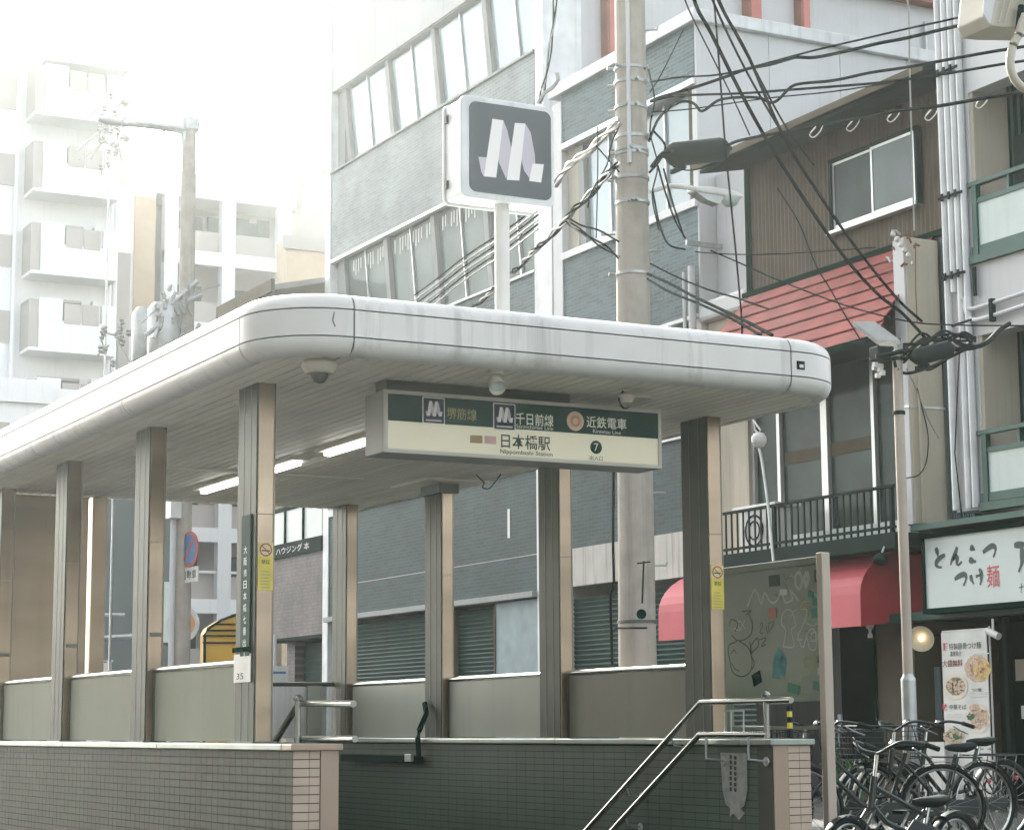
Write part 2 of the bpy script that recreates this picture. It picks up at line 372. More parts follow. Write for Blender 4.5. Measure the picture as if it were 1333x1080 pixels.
ZC = .84
wl = empty('parapet_wall', (4.26, 10.4, 0), 'grey tiled parapet wall on the left of the stairs, with pinkish tiled end face', 'wall', 'tiled walls beside the stairs')
obj('wall_core', B(4.14, 4.38, YE+.012, WY1, -.1, ZC), 'grout_l', wl)
obj('end_bed', B(4.139, 4.289, YE+.008, YE+.0115, 0, ZC), 'grout', wl)
tiles(wl, [('Y', YE+.008, 4.135, 4.288, ZC, 0, .092, .0455, -1, 'tile_end'), ('X', 4.14, YE+.004, WY1, ZC, 0, .095, .0455, -1, 'tile_side')], 'tile_side')
obj('jamb_plate', B(4.29, 4.392, YE-.004, YE+.3, -.0, ZC), 'jamb', wl)
for y0, y1 in ((YE-.025, 10.42), (10.423, 12.5), (12.503, 14.6), (14.603, WY1)):
    obj('coping', B(4.115, 4.41, y0, y1, ZC, ZC+.036), 'coping' if y0 > 10.3 else 'jamb', wl, bevel=.006)
obj('inner_lining', B(4.38, 4.39, YE+.35, WY1, -3, ZC), 'tile_in', wl)
wr = empty('parapet_wall', (7.3, 10.4, 0), 'dark green-grey tiled wall on the right of the stairs, a torn notice pasted inside', 'wall', 'tiled walls beside the stairs')
obj('wall_core', B(7.178, 7.44, YE+.008, WY1, -3, ZC), 'grout', wr)
tiles(wr, [('Y', YE+.008, 7.29, 7.452, ZC, .2, .081, .0455, -1, 'tile_end'), ('X', 7.178, YE+.15, WY1, ZC-.008, -1.0, .14, .0455, -1, 'tile_in')], 'tile_in')
obj('jamb_plate', B(7.172, 7.286, YE-.004, YE+.008, 0, ZC), 'jamb', wr)
obj('inner_jamb', B(7.166, 7.178, YE-.004, YE+.145, -.1, ZC), 'steel_dk', wr)
for y0, y1 in ((YE-.025, 10.6), (10.603, 12.9), (12.903, 15.2), (15.203, WY1)):
    obj('coping', B(7.145, 7.47, y0, y1, ZC, ZC+.036), 'coping', wr, bevel=.006)
# torn notice on the inner face of the right wall
tp = plane_pts([(938, 979), (972, 980), (973, 1028), (969, 1048), (964, 1052), (970, 1058), (962, 1067), (955, 1058), (950, 1062), (951, 1052), (945, 1046), (941, 1028)], 'X', 7.166)
tn = obj('torn_notice', MB().prism(tp, (-.002, 0, 0)), 'paper', wr)
for k, (px_, yy) in enumerate(((951, 983), (957, 984))):
    for q in range(7):
        p0 = U(px_, yy+q*7, 'X', 7.163)
        obj('print_mark', B(7.1625, 7.1638, p0.y-.012, p0.y+.01, p0.z-.018, p0.z+.004), 'g_black', tn)
# dark cable trunk on the right wall inside and back wall of the stairwell
bw = empty('back_wall', (5.8, WY1, 0), 'brown steel back wall closing the far end of the canopied entrance', 'wall')
obj('wall_core', B(4.39, 7.16, WY1+.002, WY1+.2, -3, .84), 'tile_in', bw)
tr = empty('cable_trunking', U(447, 988, 'X', 7.1), 'dark green cable duct running level then bending up the column base', 'pipe')
q0, q1 = U(447, 986, 'X', 7.12), U(545, 986, 'X', 7.12)
obj('duct', B(7.09, 7.16, q1.y, q0.y, q0.z-.028, q0.z+.028), 'dgreen', tr)
obj('junction_box', B(7.06, 7.088, q1.y+.02, q1.y+.14, q1.z-.03, q1.z+.03), 'galv', tr, bevel=.004)
obj('riser', MB().tube([U(545, 984, 'X', 7.11), U(544, 960, 'X', 7.11), U(546, 950, 'X', 7.13), U(555, 928, 'X', 7.2), U(553, 915, 'X', 7.22)], .022, 8), 'dgreen', tr, smooth=True)

# ================================================================== canopy
SZ = 2.91
XA, XB, YA, YB = 3.85, 7.65, 9.95, 17.3
RC = .45
cp = empty('entrance_canopy', (5.75, 10.5, 0), 'white flat-roofed station entrance canopy with rounded corners on steel columns', 'canopy')
def path_pts(inset):
    x0, x1, y0, y1 = XA+inset, XB-inset, YA+inset, YB
    r = max(.02, RC-inset); P = []
    cl = (XA+RC, YA+RC); cr = (XB-RC, YA+RC)
    segs = []
    return x0, x1, y0, y1, r, cl, cr
# outline as list of (point function) : parameterised pieces between the seams
def outline(piece, n=10):
    k, a, b = piece
    out = []
    if k == 'L': out = [((XA, a+(b-a)*i/4), (-1, 0)) for i in range(5)]
    if k == 'F': out = [((a+(b-a)*i/4, YA), (0, -1)) for i in range(5)]
    if k == 'R': out = [((XB, a+(b-a)*i/4), (1, 0)) for i in range(5)]
    if k == 'CL':
        for i in range(n+1):
            t = math.pi/2*i/n; nx, ny = -math.cos(t), -math.sin(t)
            out.append(((XA+RC+nx*RC, YA+RC+ny*RC), (nx, ny)))
        out = [((XA, a), (-1, 0))]+out+[((b, YA), (0, -1))]
    if k == 'CR':
        for i in range(n+1):
            t = math.pi/2*i/n; nx, ny = math.sin(t), -math.cos(t)
            out.append(((XB-RC+nx*RC, YA+RC+ny*RC), (nx, ny)))
        out = [((a, YA), (0, -1))]+out+[((XB, b), (1, 0))]
    return out
pieces = [('L', YB, 16.86), ('L', 16.86, 14.68), ('L', 14.68, 12.52), ('L', 12.52, 10.42), ('CL', 10.42, 4.32), ('F', 4.32, 7.137), ('CR', 7.137, 10.45),
          ('R', 10.45, 12.6), ('R', 12.6, 14.8), ('R', 14.8, YB)]
def prof_pts(kind):                       # (inset inwards, z)
    if kind == 'flat': return [(.03, 3.006), (.0, 3.006), (.0, 3.146), (.03, 3.146)]
    n = 7
    if kind == 'low': return [(.03, 2.998)] + [(.09-.09*math.cos(math.pi/2*i/n), 2.998-.088*math.sin(math.pi/2*i/n)) for i in range(n+1)] + [(.12, 2.91), (.12, 2.93)]
    return [(.03, 3.154)] + [(.09-.09*math.cos(math.pi/2*i/n), 3.154+.088*math.sin(math.pi/2*i/n)) for i in range(n+1)] + [(.16, 3.242), (.16, 3.22)]
def sweep(ol, prof):
    mb = MB(); n = len(prof)
    vs = [(p[0]-nn[0]*i_, p[1]-nn[1]*i_, z) for (p, nn) in ol for (i_, z) in prof]
    fs = [(i*n+k, (i+1)*n+k, (i+1)*n+k+1, i*n+k+1) for i in range(len(ol)-1) for k in range(n-1)]
    fs += [tuple(range(n)), tuple(range((len(ol)-1)*n, len(ol)*n))[::-1]]
    return mb.add(vs, fs)
def trim(ol, g_=.005):                    # pull the ends in to leave a seam
    (a, na), (b, nb) = ol[0], ol[1]; d_ = Vector((b[0]-a[0], b[1]-a[1])).normalized()*g_
    ol[0] = ((a[0]+d_[0], a[1]+d_[1]), na)
    (a, na), (b, nb) = ol[-1], ol[-2]; d_ = Vector((b[0]-a[0], b[1]-a[1])).normalized()*g_
    ol[-1] = ((a[0]+d_[0], a[1]+d_[1]), na); return ol
full = []
for pc in pieces:
    ol = trim(outline(pc)); full += outline(pc)
    obj('fascia_panel', sweep(ol, prof_pts('flat')), 'fascia', cp, smooth=True)
    obj('bottom_roll', sweep(ol, prof_pts('low')), 'fascia', cp, smooth=True)
    obj('top_roll', sweep(ol, prof_pts('top')), 'fascia', cp, smooth=True)
obj('dark_tag', B(U(1037, 470, 'Y', YA).x, U(1047, 470, 'Y', YA).x, YA-.004, YA-.0005, 3.045, 3.095), 'black', cp)
obj('tag_mark', B(U(1040, 470, 'Y', YA).x, U(1045, 470, 'Y', YA).x, YA-.006, YA-.0045, 3.055, 3.075), 'plastic', cp)
obj('scratch_mark', MB().tube([(4.21, YA+.012, 3.13), (4.2, YA+.012, 3.085), (4.215, YA+.01, 3.05)], .004, 5), 'steel_edge', cp)
obj('trim_channel', sweep(full, [(.05, 2.93), (.018, 2.95), (.018, 3.2), (.05, 3.225)]), 'groove', cp)
def rdeck(ins, z0, z1):
    P = []; rr = RC-ins
    for cx, t0 in ((XA+RC, 180), (XB-RC, 270)):
        for i in range(7): t = R(t0+90*i/6); P.append((cx+rr*math.cos(t), YA+RC+rr*math.sin(t), z0))
    return MB().prism(P+[(XB-ins, YB-.02, z0), (XA+ins, YB-.02, z0)], (0, 0, z1-z0))
obj('roof_deck', rdeck(.14, 3.2, 3.236), 'galv', cp)
obj('ceiling_void', rdeck(.12, 2.945, 3.0), 'groove', cp)
# soffit slats run away from the front edge
nsl = 43; x0 = XA+.125; pw = (XB-.125-x0)/nsl; pr = None
for (ya, yb) in ((YA+.125, 13.42), (13.432, YB-.02)):
    pr = None
    for i in range(nsl):
        xa = x0+i*pw
        cut_l = 0
        y_s = ya
        if ya < 11:                        # follow the rounded corners
            for xc, sgn in ((XA+RC, -1), (XB-RC, 1)):
                dx = (xa+pw/2-xc)*sgn
                if dx > 0: y_s = YA+RC-math.sqrt(max(0, (RC-.11)**2-dx*dx))
        key = round(y_s, 3)
        if pr is not None and abs(key-prk) < 1e-4: inst(pr, (xa+pw/2, (y_s+yb)/2, SZ+.016), cp)
        else:
            pr = obj('soffit_slat', B(xa+.007, xa+pw-.007, y_s, yb, SZ+.006, SZ+.024), 'soffit', cp); prk = key
# dark access hatch frame lines under the soffit
obj('soffit_batten', B(4.9, 6.6, 15.0, 15.05, SZ-.006, SZ+.007), 'soffit', cp)
# columns
COLY = (11.05, 13.0, 14.93, 16.85)
tagcol = []
for (xa, xb, ys_) in ((4.2, 4.312, COLY[:4]), (7.25, 7.362, COLY)):
    for y in ys_:
        z0 = ZC+.036
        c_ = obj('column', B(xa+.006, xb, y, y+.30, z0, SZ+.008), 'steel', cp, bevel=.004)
        obj('shaded_side_skin', B(xa-.003, xa+.006, y+.004, y+.30, z0, SZ+.006), 'steel_dk', c_)  # thin skin carrying the shade of the column side in its colour
        for k in (.09, .2): obj('groove_line', B(xa-.0045, xa-.003, y+k, y+k+.008, z0, SZ+.006), 'steel_edge', c_)
        obj('edge_line', B(xb-.012, xb-.006, y-.002, y+.001, z0, SZ+.006), 'steel_edge', c_)
        obj('panel_joint', B(xa+.006, xb-.001, y-.0015, y+.001, 2.16, 2.164), 'steel_edge', c_)
        obj('base_flange', B(xa-.02, xb+.02, y-.02, y+.33, z0, z0+.01), 'steel_edge', c_)
        if (xa > 7 and y > 14.5 and y < 15.5):
            obj('column_head', MB().box(xa-.22, xb+.22, y-.2, y+.5, SZ-.012, SZ+.006), 'soffit', c_); obj('head_collar', MB().box(xa-.03, xb+.03, y-.03, y+.33, SZ-.09, SZ-.0125), 'steel_edge', c_)
        if xa < 5 and y > 11.5:
            obj('hinge', B(xa+.02, xb-.02, y-.012, y, 1.55, 1.575), 'steel_edge', c_)
        tagcol.append(c_)
cfl, cfr = tagcol[0], tagcol[4]
# smoking ban stickers
for c_, (l, r_, t_, b_) , yp in ((cfl, (334, 355, 705, 768), 11.05), (cfr, (924, 943, 735, 793), 11.05)):
    a_ = U(l, t_, 'Y', yp-.002); d_ = U(r_, b_, 'Y', yp-.002); X0, X1, Z1, Z0 = a_.x, d_.x, a_.z, d_.z
    X1 = min(X1, (4.31 if X0 < 6 else 7.36)-.004)
    X0 = max(X0, (4.2 if X0 < 6 else 7.25)+.012)
    stk = obj('ban_sticker', B(X0, X1, yp-.0035, yp-.0015, Z0, Z1), 'yellow', c_)
    cx = (X0+X1)/2; rr = (X1-X0)*.38; cz = Z1-rr*1.25
    obj('sticker_top', B(X0+.002, X1-.002, yp-.0042, yp-.0036, cz-rr*1.15, Z1-.002), 'yellow2', stk)
    ring = MB(); 
    P = [Vector((cx+rr*math.cos(t), yp-.005, cz+rr*math.sin(t))) for t in [i*math.pi/12 for i in range(25)]]
    ribbon(ring, P, .008, (0, -1, 0)); ribbon(ring, [(cx-rr*.7, yp-.005, cz+rr*.7), (cx+rr*.7, yp-.005, cz-rr*.7)], .006, (0, -1, 0))
    obj('ban_ring', ring, 'red', stk)
    obj('cigarette', B(cx-rr*.75, cx+rr*.7, yp-.0054, yp-.0046, cz-rr*.25, cz-rr*.05), 'txt_k', stk)
    obj('lettering', text_mb('禁煙', .03, (cx, yp-.0045, cz-rr*2.0), XP, ZP, fit=(rr*1.5, None), bold=.01), 'txt_k', stk)
    ln = MB()
    for q in range(6): ln.box(cx-rr*.9, cx+rr*(.8-.2*(q % 2)), yp-.0046, yp-.004, Z0+.012+q*.018, Z0+.017+q*.018)
    obj('small_print', ln, 'txt_y', stk)
# vertical dark green sign with pale letters on the near left column
a_ = U(329, 668, 'X', 4.19); d_ = U(312, 868, 'X', 4.19)
vs_ = obj('vertical_sign', B(4.186, 4.196, a_.y+.02, a_.y+.17, d_.z+.06, a_.z), 'green', cfl, bevel=.003)
zt = a_.z
for i, ch in enumerate('大阪市日本橋七番出入口'):
    obj('letter', text_mb(ch, .05, (4.1845, a_.y+.095, a_.z-.2-i*.066), YM, ZP, fit=(.05, .045), bold=.006), 'lightgrey', vs_)
n1 = U(305, 852, 'X', 4.19); n2 = U(326, 887, 'X', 4.19)
pn = obj('pasted_notice', B(4.188, 4.1935, n2.y, n1.y, n2.z, n1.z), 'plastic', cfl)
obj('notice_scrawl', text_mb('35', .05, (4.187, (n1.y+n2.y)/2+.03, n2.z+.035), YM, ZP, fit=(.11, .035)), 'g_black', pn)
obj('clamp_band', B(4.184, 4.187, n2.y-.01, n1.y+.02, n1.z+.012, n1.z+.04), 'dgreen', pn)

# glazed balustrade panels and their top tubes between the columns
def balus(x, y0, y1, m_, parent):
    p = obj('balustrade_panel', B(x, x+.012, y0, y1, ZC+.045, 1.315), m_, parent)
    obj('panel_frame', MB().box(x-.004, x+.02, y0, y0+.03, ZC+.04, 1.32), 'steel_dk', p); obj('panel_frame', MB().box(x-.004, x+.02, y1-.03, y1, ZC+.04, 1.32), 'steel_dk', p)
    obj('top_tube', MB().tube([(x+.006, y0-.03, 1.335), (x+.006, y1+.03, 1.335)], .019, 10), 'tube', p, smooth=True)
for i in range(3):
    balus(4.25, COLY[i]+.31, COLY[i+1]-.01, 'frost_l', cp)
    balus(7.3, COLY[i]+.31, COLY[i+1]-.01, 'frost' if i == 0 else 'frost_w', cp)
# back end cladding seen between the far left columns
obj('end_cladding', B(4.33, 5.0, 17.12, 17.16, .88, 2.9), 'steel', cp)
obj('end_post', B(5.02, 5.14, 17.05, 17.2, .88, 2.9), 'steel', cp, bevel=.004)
obj('end_panel', B(7.0, 7.13, 17.1, 17.13, .88, 1.33), 'frost_w', cp)
bx = U(357, 890, 'Y', 17.15); bx2 = U(424, 960, 'Y', 17.15)
obj('back_balustrade', B(bx.x-.6, bx2.x, 17.13, 17.145, bx2.z, bx.z-.01), 'white', cp)
obj('back_rail', MB().tube([(bx.x-.6, 17.13, bx.z), (bx2.x+.1, 17.13, bx.z)], .02, 8), 'steel_dk', cp, smooth=True)
# fluorescent tubes
for (l, r_) in (((250, 637), (308, 621)), ((356, 612), (389, 600)), ((420, 588), (484, 568))):
    a_ = U(*l, 'Z', 2.89); b_ = U(*r_, 'Z', 2.89); xm = 5.66
    f_ = obj('light_fitting', B(xm-.07, xm+.07, b_.y-.06, a_.y+.06, SZ-.02, SZ+.007), 'soffit', cp, bevel=.004)
    obj('lit_tube', MB().box(xm-.028, xm+.028, b_.y, a_.y, SZ-.05, SZ-.021), 'lamp_on', f_, bevel=.008)
# ceiling fittings
def dome(p, s):
    d = empty('dome_camera', p, 'round dome security camera under the front left corner of the canopy', 'camera')
    obj('housing', MB().lathe((p.x, p.y, SZ+.006), (0, 0, -1), [(.085*s, 0), (.105*s, .02), (.1*s, .05), (.075*s, .075)], 20), 'plastic_y', d, smooth=True)
    obj('bubble', MB().lathe((p.x, p.y, SZ-.068), (0, 0, -1), [(.05*s, 0), (.048*s, .02), (.03*s, .045), (.01*s, .052)], 16), 'steel_dk', d, smooth=True)
dome(U(416, 470, 'Z', SZ), .95)
def spot(p, lab, d_=(-.1, -.6, -.5)):
    s_ = empty('spotlight', p, lab, 'spotlight')
    obj('ceiling_plate', MB().lathe((p.x, p.y, SZ+.006), (0, 0, -1), [(.05, 0), (.05, .02), (.02, .03)], 14), 'plastic_y', s_, smooth=True)
    obj('arm', MB().tube([(p.x, p.y, SZ-.02), (p.x, p.y, SZ-.05)], .012), 'plastic_y', s_)
    dv = Vector(d_).normalized(); c = Vector((p.x, p.y, SZ-.065))
    obj('shade', MB().lathe(c-dv*.05, dv, [(.025, 0), (.042, .03), (.048, .1), (.044, .1), (.03, .06)], 16), 'plastic_y', s_, smooth=True)
    obj('lens', MB().lathe(c+dv*.02, dv, [(.036, 0), (.034, .01)], 14), 'lightgrey', s_, smooth=True)
spot(U(645, 484, 'Z', SZ), 'small round spotlight under the canopy above the middle of the station sign')
p = U(815, 507, 'Z', SZ)
bk = empty('sign_bracket', p, 'short cream bracket lamp under the canopy above the right end of the station sign', 'bracket')
obj('arm', MB().box(p.x-.02, p.x+.17, p.y-.02, p.y+.02, SZ-.045, SZ-.012), 'plastic_y', bk, bevel=.004)
obj('head', MB().lathe((p.x, p.y, SZ-.03), (0, 0, -1), [(.045, 0), (.05, .02), (.03, .05)], 12), 'plastic_y', bk, smooth=True)
obj('wire_loop', MB().tube(smooth_pts([(p.x-.02, p.y, SZ-.01), (p.x-.05, p.y, SZ-.06), (p.x-.02, p.y, SZ-.11), (p.x+.03, p.y, SZ-.1)]), .006, 6), 'dgreen', bk)

# ------------------------------------------------------------------ hanging station sign
YS = 10.6
s0 = U(499.5, 506.8, 'Y', YS); s1 = U(860.5, 609.8, 'Y', YS)
SX0, SX1, SZ1, SZ0 = s0.x, s1.x, 2.85, 2.493
sg = empty('station_sign', ((SX0+SX1)/2, YS, 2.67), 'long box sign hung under the canopy, green and cream, naming the station', 'sign')
obj('box_body', B(SX0, SX1, YS+.004, YS+.26, SZ0, SZ1), 'frame_s', sg, bevel=.006)
obj('hanger_plate', B(SX0+.04, SX1-.6, YS+.05, YS+.2, SZ1, SZ+.006), 'steel_dk', sg)
fr = MB(); t_ = .021
fr.box(SX0, SX1, YS-.012, YS+.003, SZ1-t_, SZ1).box(SX0, SX1, YS-.012, YS+.003, SZ0, SZ0+t_)
fr.box(SX0, SX0+t_, YS-.012, YS+.003, SZ0+t_, SZ1-t_).box(SX1-t_, SX1, YS-.012, YS+.003, SZ0+t_, SZ1-t_)
obj('face_frame', fr, 'frame_l', sg)
zm = 2.675
obj('green_face', B(SX0+t_, SX1-t_, YS-.003, YS+.002, zm, SZ1-t_), 'green', sg)
obj('cream_face', B(SX0+t_, SX1-t_, YS-.003, YS+.002, SZ0+t_, zm), 'cream', sg)
def S_(px, py): q = U(px, py, 'Y', YS-.005); return q
def emblem(parent, O, w_, h_, nrm_y, white='rib', lil='rib2', dep=.001):
    # O: top left corner, w_/h_: panel size; the folded ribbon mark
    def P(u, v, k=1): return Vector((O.x+u*w_, nrm_y-dep*k, O.z-v*h_))
    wm, lm = MB(), MB()
    for q in ([(.276, .17), (.41, .17), (.318, .82), (.17, .825)], [(.55, .18), (.68, .17), (.60, .82), (.446, .83)], [(.764, .61), (.906, .60), (.87, .81), (.72, .81)]):
        wm.poly([P(*t, 2) for t in q][::-1])
    for q in ([(.41, .17), (.46, .28), (.50, .45), (.52, .55), (.44, .82), (.36, .66), (.335, .58)], [(.68, .17), (.745, .26), (.795, .50), (.80, .61), (.745, .80), (.66, .70), (.625, .56)], [(.105, .615), (.21, .61), (.17, .825), (.14, .78)]):
        lm.poly([P(*t, 1) for t in q][::-1])
    obj('ribbon_shade', lm, lil, parent); obj('ribbon', wm, white, parent)
for (l, t, r_, b_) in ((550, 516, 579, 553), (642, 524, 671, 561)):
    a_ = S_(l, t); d_ = S_(r_, b_)
    bd = obj('logo_border', B(a_.x, d_.x, YS-.0055, YS-.0034, d_.z, a_.z), 'rib', sg, bevel=.0)
    obj('logo_field', B(a_.x+.006, d_.x-.006, YS-.0065, YS-.0056, d_.z+.006, a_.z-.006), 'navy', bd)
    emblem(bd, a_ + Vector((.004, 0, 0)), d_.x-a_.x-.008, (a_.z-d_.z)*.86, YS-.007)
    obj('logo_caption', B(a_.x+.02, d_.x-.02, YS-.0075, YS-.0066, d_.z+.016, d_.z+.026), 'frame_l', bd)
def stext(body, cx, cy, wpx, m_, hpx=None, bold=.008):
    c = S_(cx, cy); l = S_(cx-wpx/2, cy); r_ = S_(cx+wpx/2, cy)
    hh = None
    if hpx: hh = (S_(cx, cy-hpx/2).z-S_(cx, cy+hpx/2).z)
    obj('lettering', text_mb(body, .05, (c.x, YS-.006, c.z), XP, ZP, fit=(r_.x-l.x, hh), bold=bold), m_, sg)
stext('堺筋線', 601, 539, 39, 'txt_y', 15); stext('Sakaisuji Line', 601, 549, 39, 'green2', 4, .0)
stext('千日前線', 696, 546, 49, 'txt_w', 16, .012); stext('Sennichimae Line', 696, 556, 48, 'txt_w', 5, .0)
stext('近鉄電車', 789.5, 550.5, 52, 'txt_w', 15, .012); stext('Kintetsu Line', 790, 562, 36, 'txt_w', 5, .0)
stext('日本橋駅', 684.5, 575.5, 64, 'txt_k', 19, .012); stext('Nippombashi Station', 685.5, 590, 68, 'txt_k', 7.5, .005)
c = S_(749, 548)
obj('emblem_disc', MB().lathe((c.x, YS-.004, c.z), (0, -1, 0), [(.058, 0), (.058, .0015)], 28), 'orange2', sg)
obj('emblem_ring', MB().lathe((c.x, YS-.006, c.z), (0, -1, 0), [(.036, 0), (.036, .001)], 24), 'orange', sg)
obj('emblem_core', MB().lathe((c.x, YS-.0075, c.z), (0, -1, 0), [(.018, 0), (.018, .001)], 20), 'orange2', sg)
c = S_(776, 582)
nd = obj('number_disc', MB().lathe((c.x, YS-.004, c.z), (0, -1, 0), [(.04, 0), (.04, .0015)], 24), 'green', sg)
obj('number', text_mb('7', .06, (c.x, YS-.0065, c.z), XP, ZP, fit=(.03, .048), bold=.004), 'txt_w', nd)
stext('出入口', 776, 596, 17, 'txt_k', 6, .004)
a_, d_ = S_(612, 566), S_(628, 577); kk = obj('code_square', B(a_.x, d_.x, YS-.0055, YS-.0034, d_.z, a_.z), 'brown_sq', sg)
obj('code_text', text_mb('K17', .03, ((a_.x+d_.x)/2, YS-.0062, (a_.z+d_.z)/2), XP, ZP, fit=(.05, .022)), 'txt_y', kk)
a_, d_ = S_(631, 567), S_(646, 578); kk = obj('code_square', B(a_.x, d_.x, YS-.0055, YS-.0034, d_.z, a_.z), 'pink_sq', sg)

# ------------------------------------------------------------------ roof sign on its post
YM_ = 10.72
a_, d_ = U(600, 122, 'Y', YM_), U(722.5, 271, 'Y', YM_)
MX0, MX1, MZ1, MZ0 = a_.x, d_.x, a_.z, U(600, 255, 'Y', YM_).z
dep = .26
ms = empty('roof_sign', ((MX0+MX1)/2, YM_+dep/2, 3.24), 'square white box sign with a folded ribbon mark on a round post above the canopy', 'sign')
def rrect(x0, x1, z0, z1, r, y, n=6):
    P = []
    for (cx, cz, a0) in ((x1-r, z1-r, 0), (x0+r, z1-r, 90), (x0+r, z0+r, 180), (x1-r, z0+r, 270)):
        for i in range(n+1): t = R(a0+90*i/n); P.append(Vector((cx+r*math.cos(t), y, cz+r*math.sin(t))))
    return P
obj('box_body', MB().prism(rrect(MX0+.012, MX1-.012, MZ0+.012, MZ1-.012, .03, YM_+.03), (0, dep-.06, 0)), 'white', ms, bevel=.004)
obj('front_rim', MB().prism(rrect(MX0, MX1, MZ0, MZ1, .045, YM_), (0, .028, 0)), 'white', ms, smooth=True, bevel=.008)
obj('rear_rim', MB().prism(rrect(MX0, MX1, MZ0, MZ1, .045, YM_+dep-.028), (0, .028, 0)), 'white', ms, smooth=True, bevel=.008)
fw = (MX1-MX0)
ff = obj('slate_face', MB().prism(rrect(MX0+fw*.085, MX1-fw*.04, MZ0+fw*.06, MZ1-fw*.055, .045, YM_-.004), (0, .006, 0)), 'sgrey', ms)
emblem(ff, Vector((MX0+fw*.085, 0, MZ1-fw*.055)), fw*.875, (MZ1-MZ0)-fw*.115, YM_-.0045)
for zz in (MZ0+.09, MZ1-.13):
    obj('side_latch', B(MX0-.004, MX0+.014, YM_+.19, YM_+.215, zz, zz+.05), 'steel_dk', ms)
px_ = (U(643, 400, 'Y', YM_+dep/2).x+U(665, 400, 'Y', YM_+dep/2).x)/2
obj('post', MB().tube([(px_, YM_+dep/2, 3.235), (px_, YM_+dep/2, MZ0+.014)], .045, 20), 'fascia', ms, smooth=True)
obj('post_flange', MB().lathe((px_, YM_+dep/2, 3.237), (0, 0, 1), [(.08, 0), (.08, .012), (.05, .02)], 18), 'galv', ms, smooth=True)

# ------------------------------------------------------------------ handrails
hr = empty('handrail', (7.05, 10.3, .885), 'steel double handrail sloping down the right side of the stairs', 'handrail', 'steel handrails of the stairs')
XH = 7.05; a_ = U(1030, 912, 'X', XH)
up_ = [(XH, a_.y, 1.10), (XH, 10.87, 1.10), (XH, 14.5, -1.0)]
obj('upper_rail', MB().tube(up_, .0185, 10), 'tube', hr, smooth=True)
lo_ = [(XH, 10.16, .905), (XH, 10.89, .905), (XH, 14.3, -1.07)]
obj('lower_rail', MB().tube(lo_, .0185, 10), 'tube', hr, smooth=True)
py = U(998, 940, 'X', XH).y
obj('end_post', MB().tube([(XH, py, 1.13), (XH, py, .885)], .017, 10), 'tube', hr, smooth=True)
obj('post_ball', MB().lathe((XH, py, 1.115), (0, 0, 1), [(.01, 0), (.026, .008), (.028, .02), (.02, .034), (.006, .04)], 12), 'tube', hr, smooth=True)
for px_ in (919, 974):
    q = U(px_, 960, 'X', XH)
    obj('wall_bracket', MB().tube([(XH, q.y, .895), (XH, q.y, .76), (7.165, q.y-.02, .745)], .008, 6).lathe((7.163, q.y-.02, .745), (-1, 0, 0), [(.03, 0), (.026, .008)], 12), 'galv', hr, smooth=True)
for k in range(4):
    for (zz, yy) in ((1.10, 10.87), (.905, 10.89)):
        y = yy+.35+k*.55; z = zz-(y-yy)*.578
        if zz > 1 and k in (0, 1, 2) or zz < 1 and k in (1, 3):
            obj('wall_bracket', MB().tube([(XH, y, z-.01), (XH+.02, y, z-.06), (7.16, y, z-.075)], .007, 6).lathe((7.163, y, z-.075), (-1, 0, 0), [(.028, 0), (.024, .008)], 12), 'galv', hr, smooth=True)
wf = [U(942, 924, 'X', 7.2), U(943, 953, 'X', 7.2)]
q0, q1, q2, q3 = U(943, 955, 'X', 7.22), U(943, 925, 'X', 7.22), U(968, 925, 'X', 7.22), U(968, 955, 'X', 7.22)
wfr = empty('wire_hoop', q0, 'thin square wire hoop standing on the right wall behind the handrail', 'hoop')
obj('hoop', MB().tube([q0, q1, q2, q3], .006, 6).tube([q0+Vector((.05, 0, 0)), q1+Vector((.05, 0, 0))], .005, 6), 'galv', wfr)
hl = empty('handrail', (4.42, 10.3, .885), 'short steel handrail end on the left wall, dropping behind the tiled wall', 'handrail', 'steel handrails of the stairs')
XL = 4.43; e_ = U(460, 917, 'X', XL)
obj('upper_rail', MB().tube([(XL, e_.y, 1.083), (XL, 10.96, 1.095), (XL, 14.3, -.9)], .0195, 10), 'tube', hl, smooth=True)
q = U(392, 940, 'X', XL)
obj('end_post', MB().tube([(XL-.02, q.y, 1.12), (XL-.02, q.y, .84)], .018, 10), 'tube', hl, smooth=True)
obj('post_ball', MB().lathe((XL-.02, q.y, 1.105), (0, 0, 1), [(.01, 0), (.026, .008), (.028, .02), (.02, .034), (.006, .04)], 12), 'tube', hl, smooth=True)
obj('lower_rail', MB().tube([(XL+.01, e_.y, .9), (XL+.01, 10.9, .9), (XL+.01, 14.2, -1.05)], .0185, 10), 'tube', hl, smooth=True)

# ------------------------------------------------------------------ notice board on its post
XBd = 7.75
b0, b1 = U(944, 737, 'X', XBd), U(1072, 914, 'X', XBd)
nb = empty('notice_board', (XBd, 10.5, 0), 'grey-green notice board covered in graffiti and stickers beside the entrance', 'board')
by0, by1, bz0, bz1 = b1.y, b0.y+.06, 1.105, 2.0
obj('backing', B(XBd, XBd+.05, by0, by1, bz0, bz1), 'board', nb)
obj('edge_frame', B(XBd-.012, XBd, by0, by1, bz1-.045, bz1), 'board', nb, bevel=.003)
obj('edge_frame', B(XBd-.012, XBd, by0, by1, bz0, bz0+.035), 'board', nb, bevel=.003)
pp = U(1079, 800, 'X', XBd)
obj('post', B(XBd-.03, XBd+.035, by0-.062, by0-.002, -.02, 2.02), 'concrete_w', nb, bevel=.006)
obj('rear_post', B(XBd-.0+.01, XBd+.045, by1-.06, by1-.02, 0, bz0), 'board', nb)
obj('lower_rail', B(XBd+.005, XBd+.04, by0, by1, .93, .95), 'board', nb)
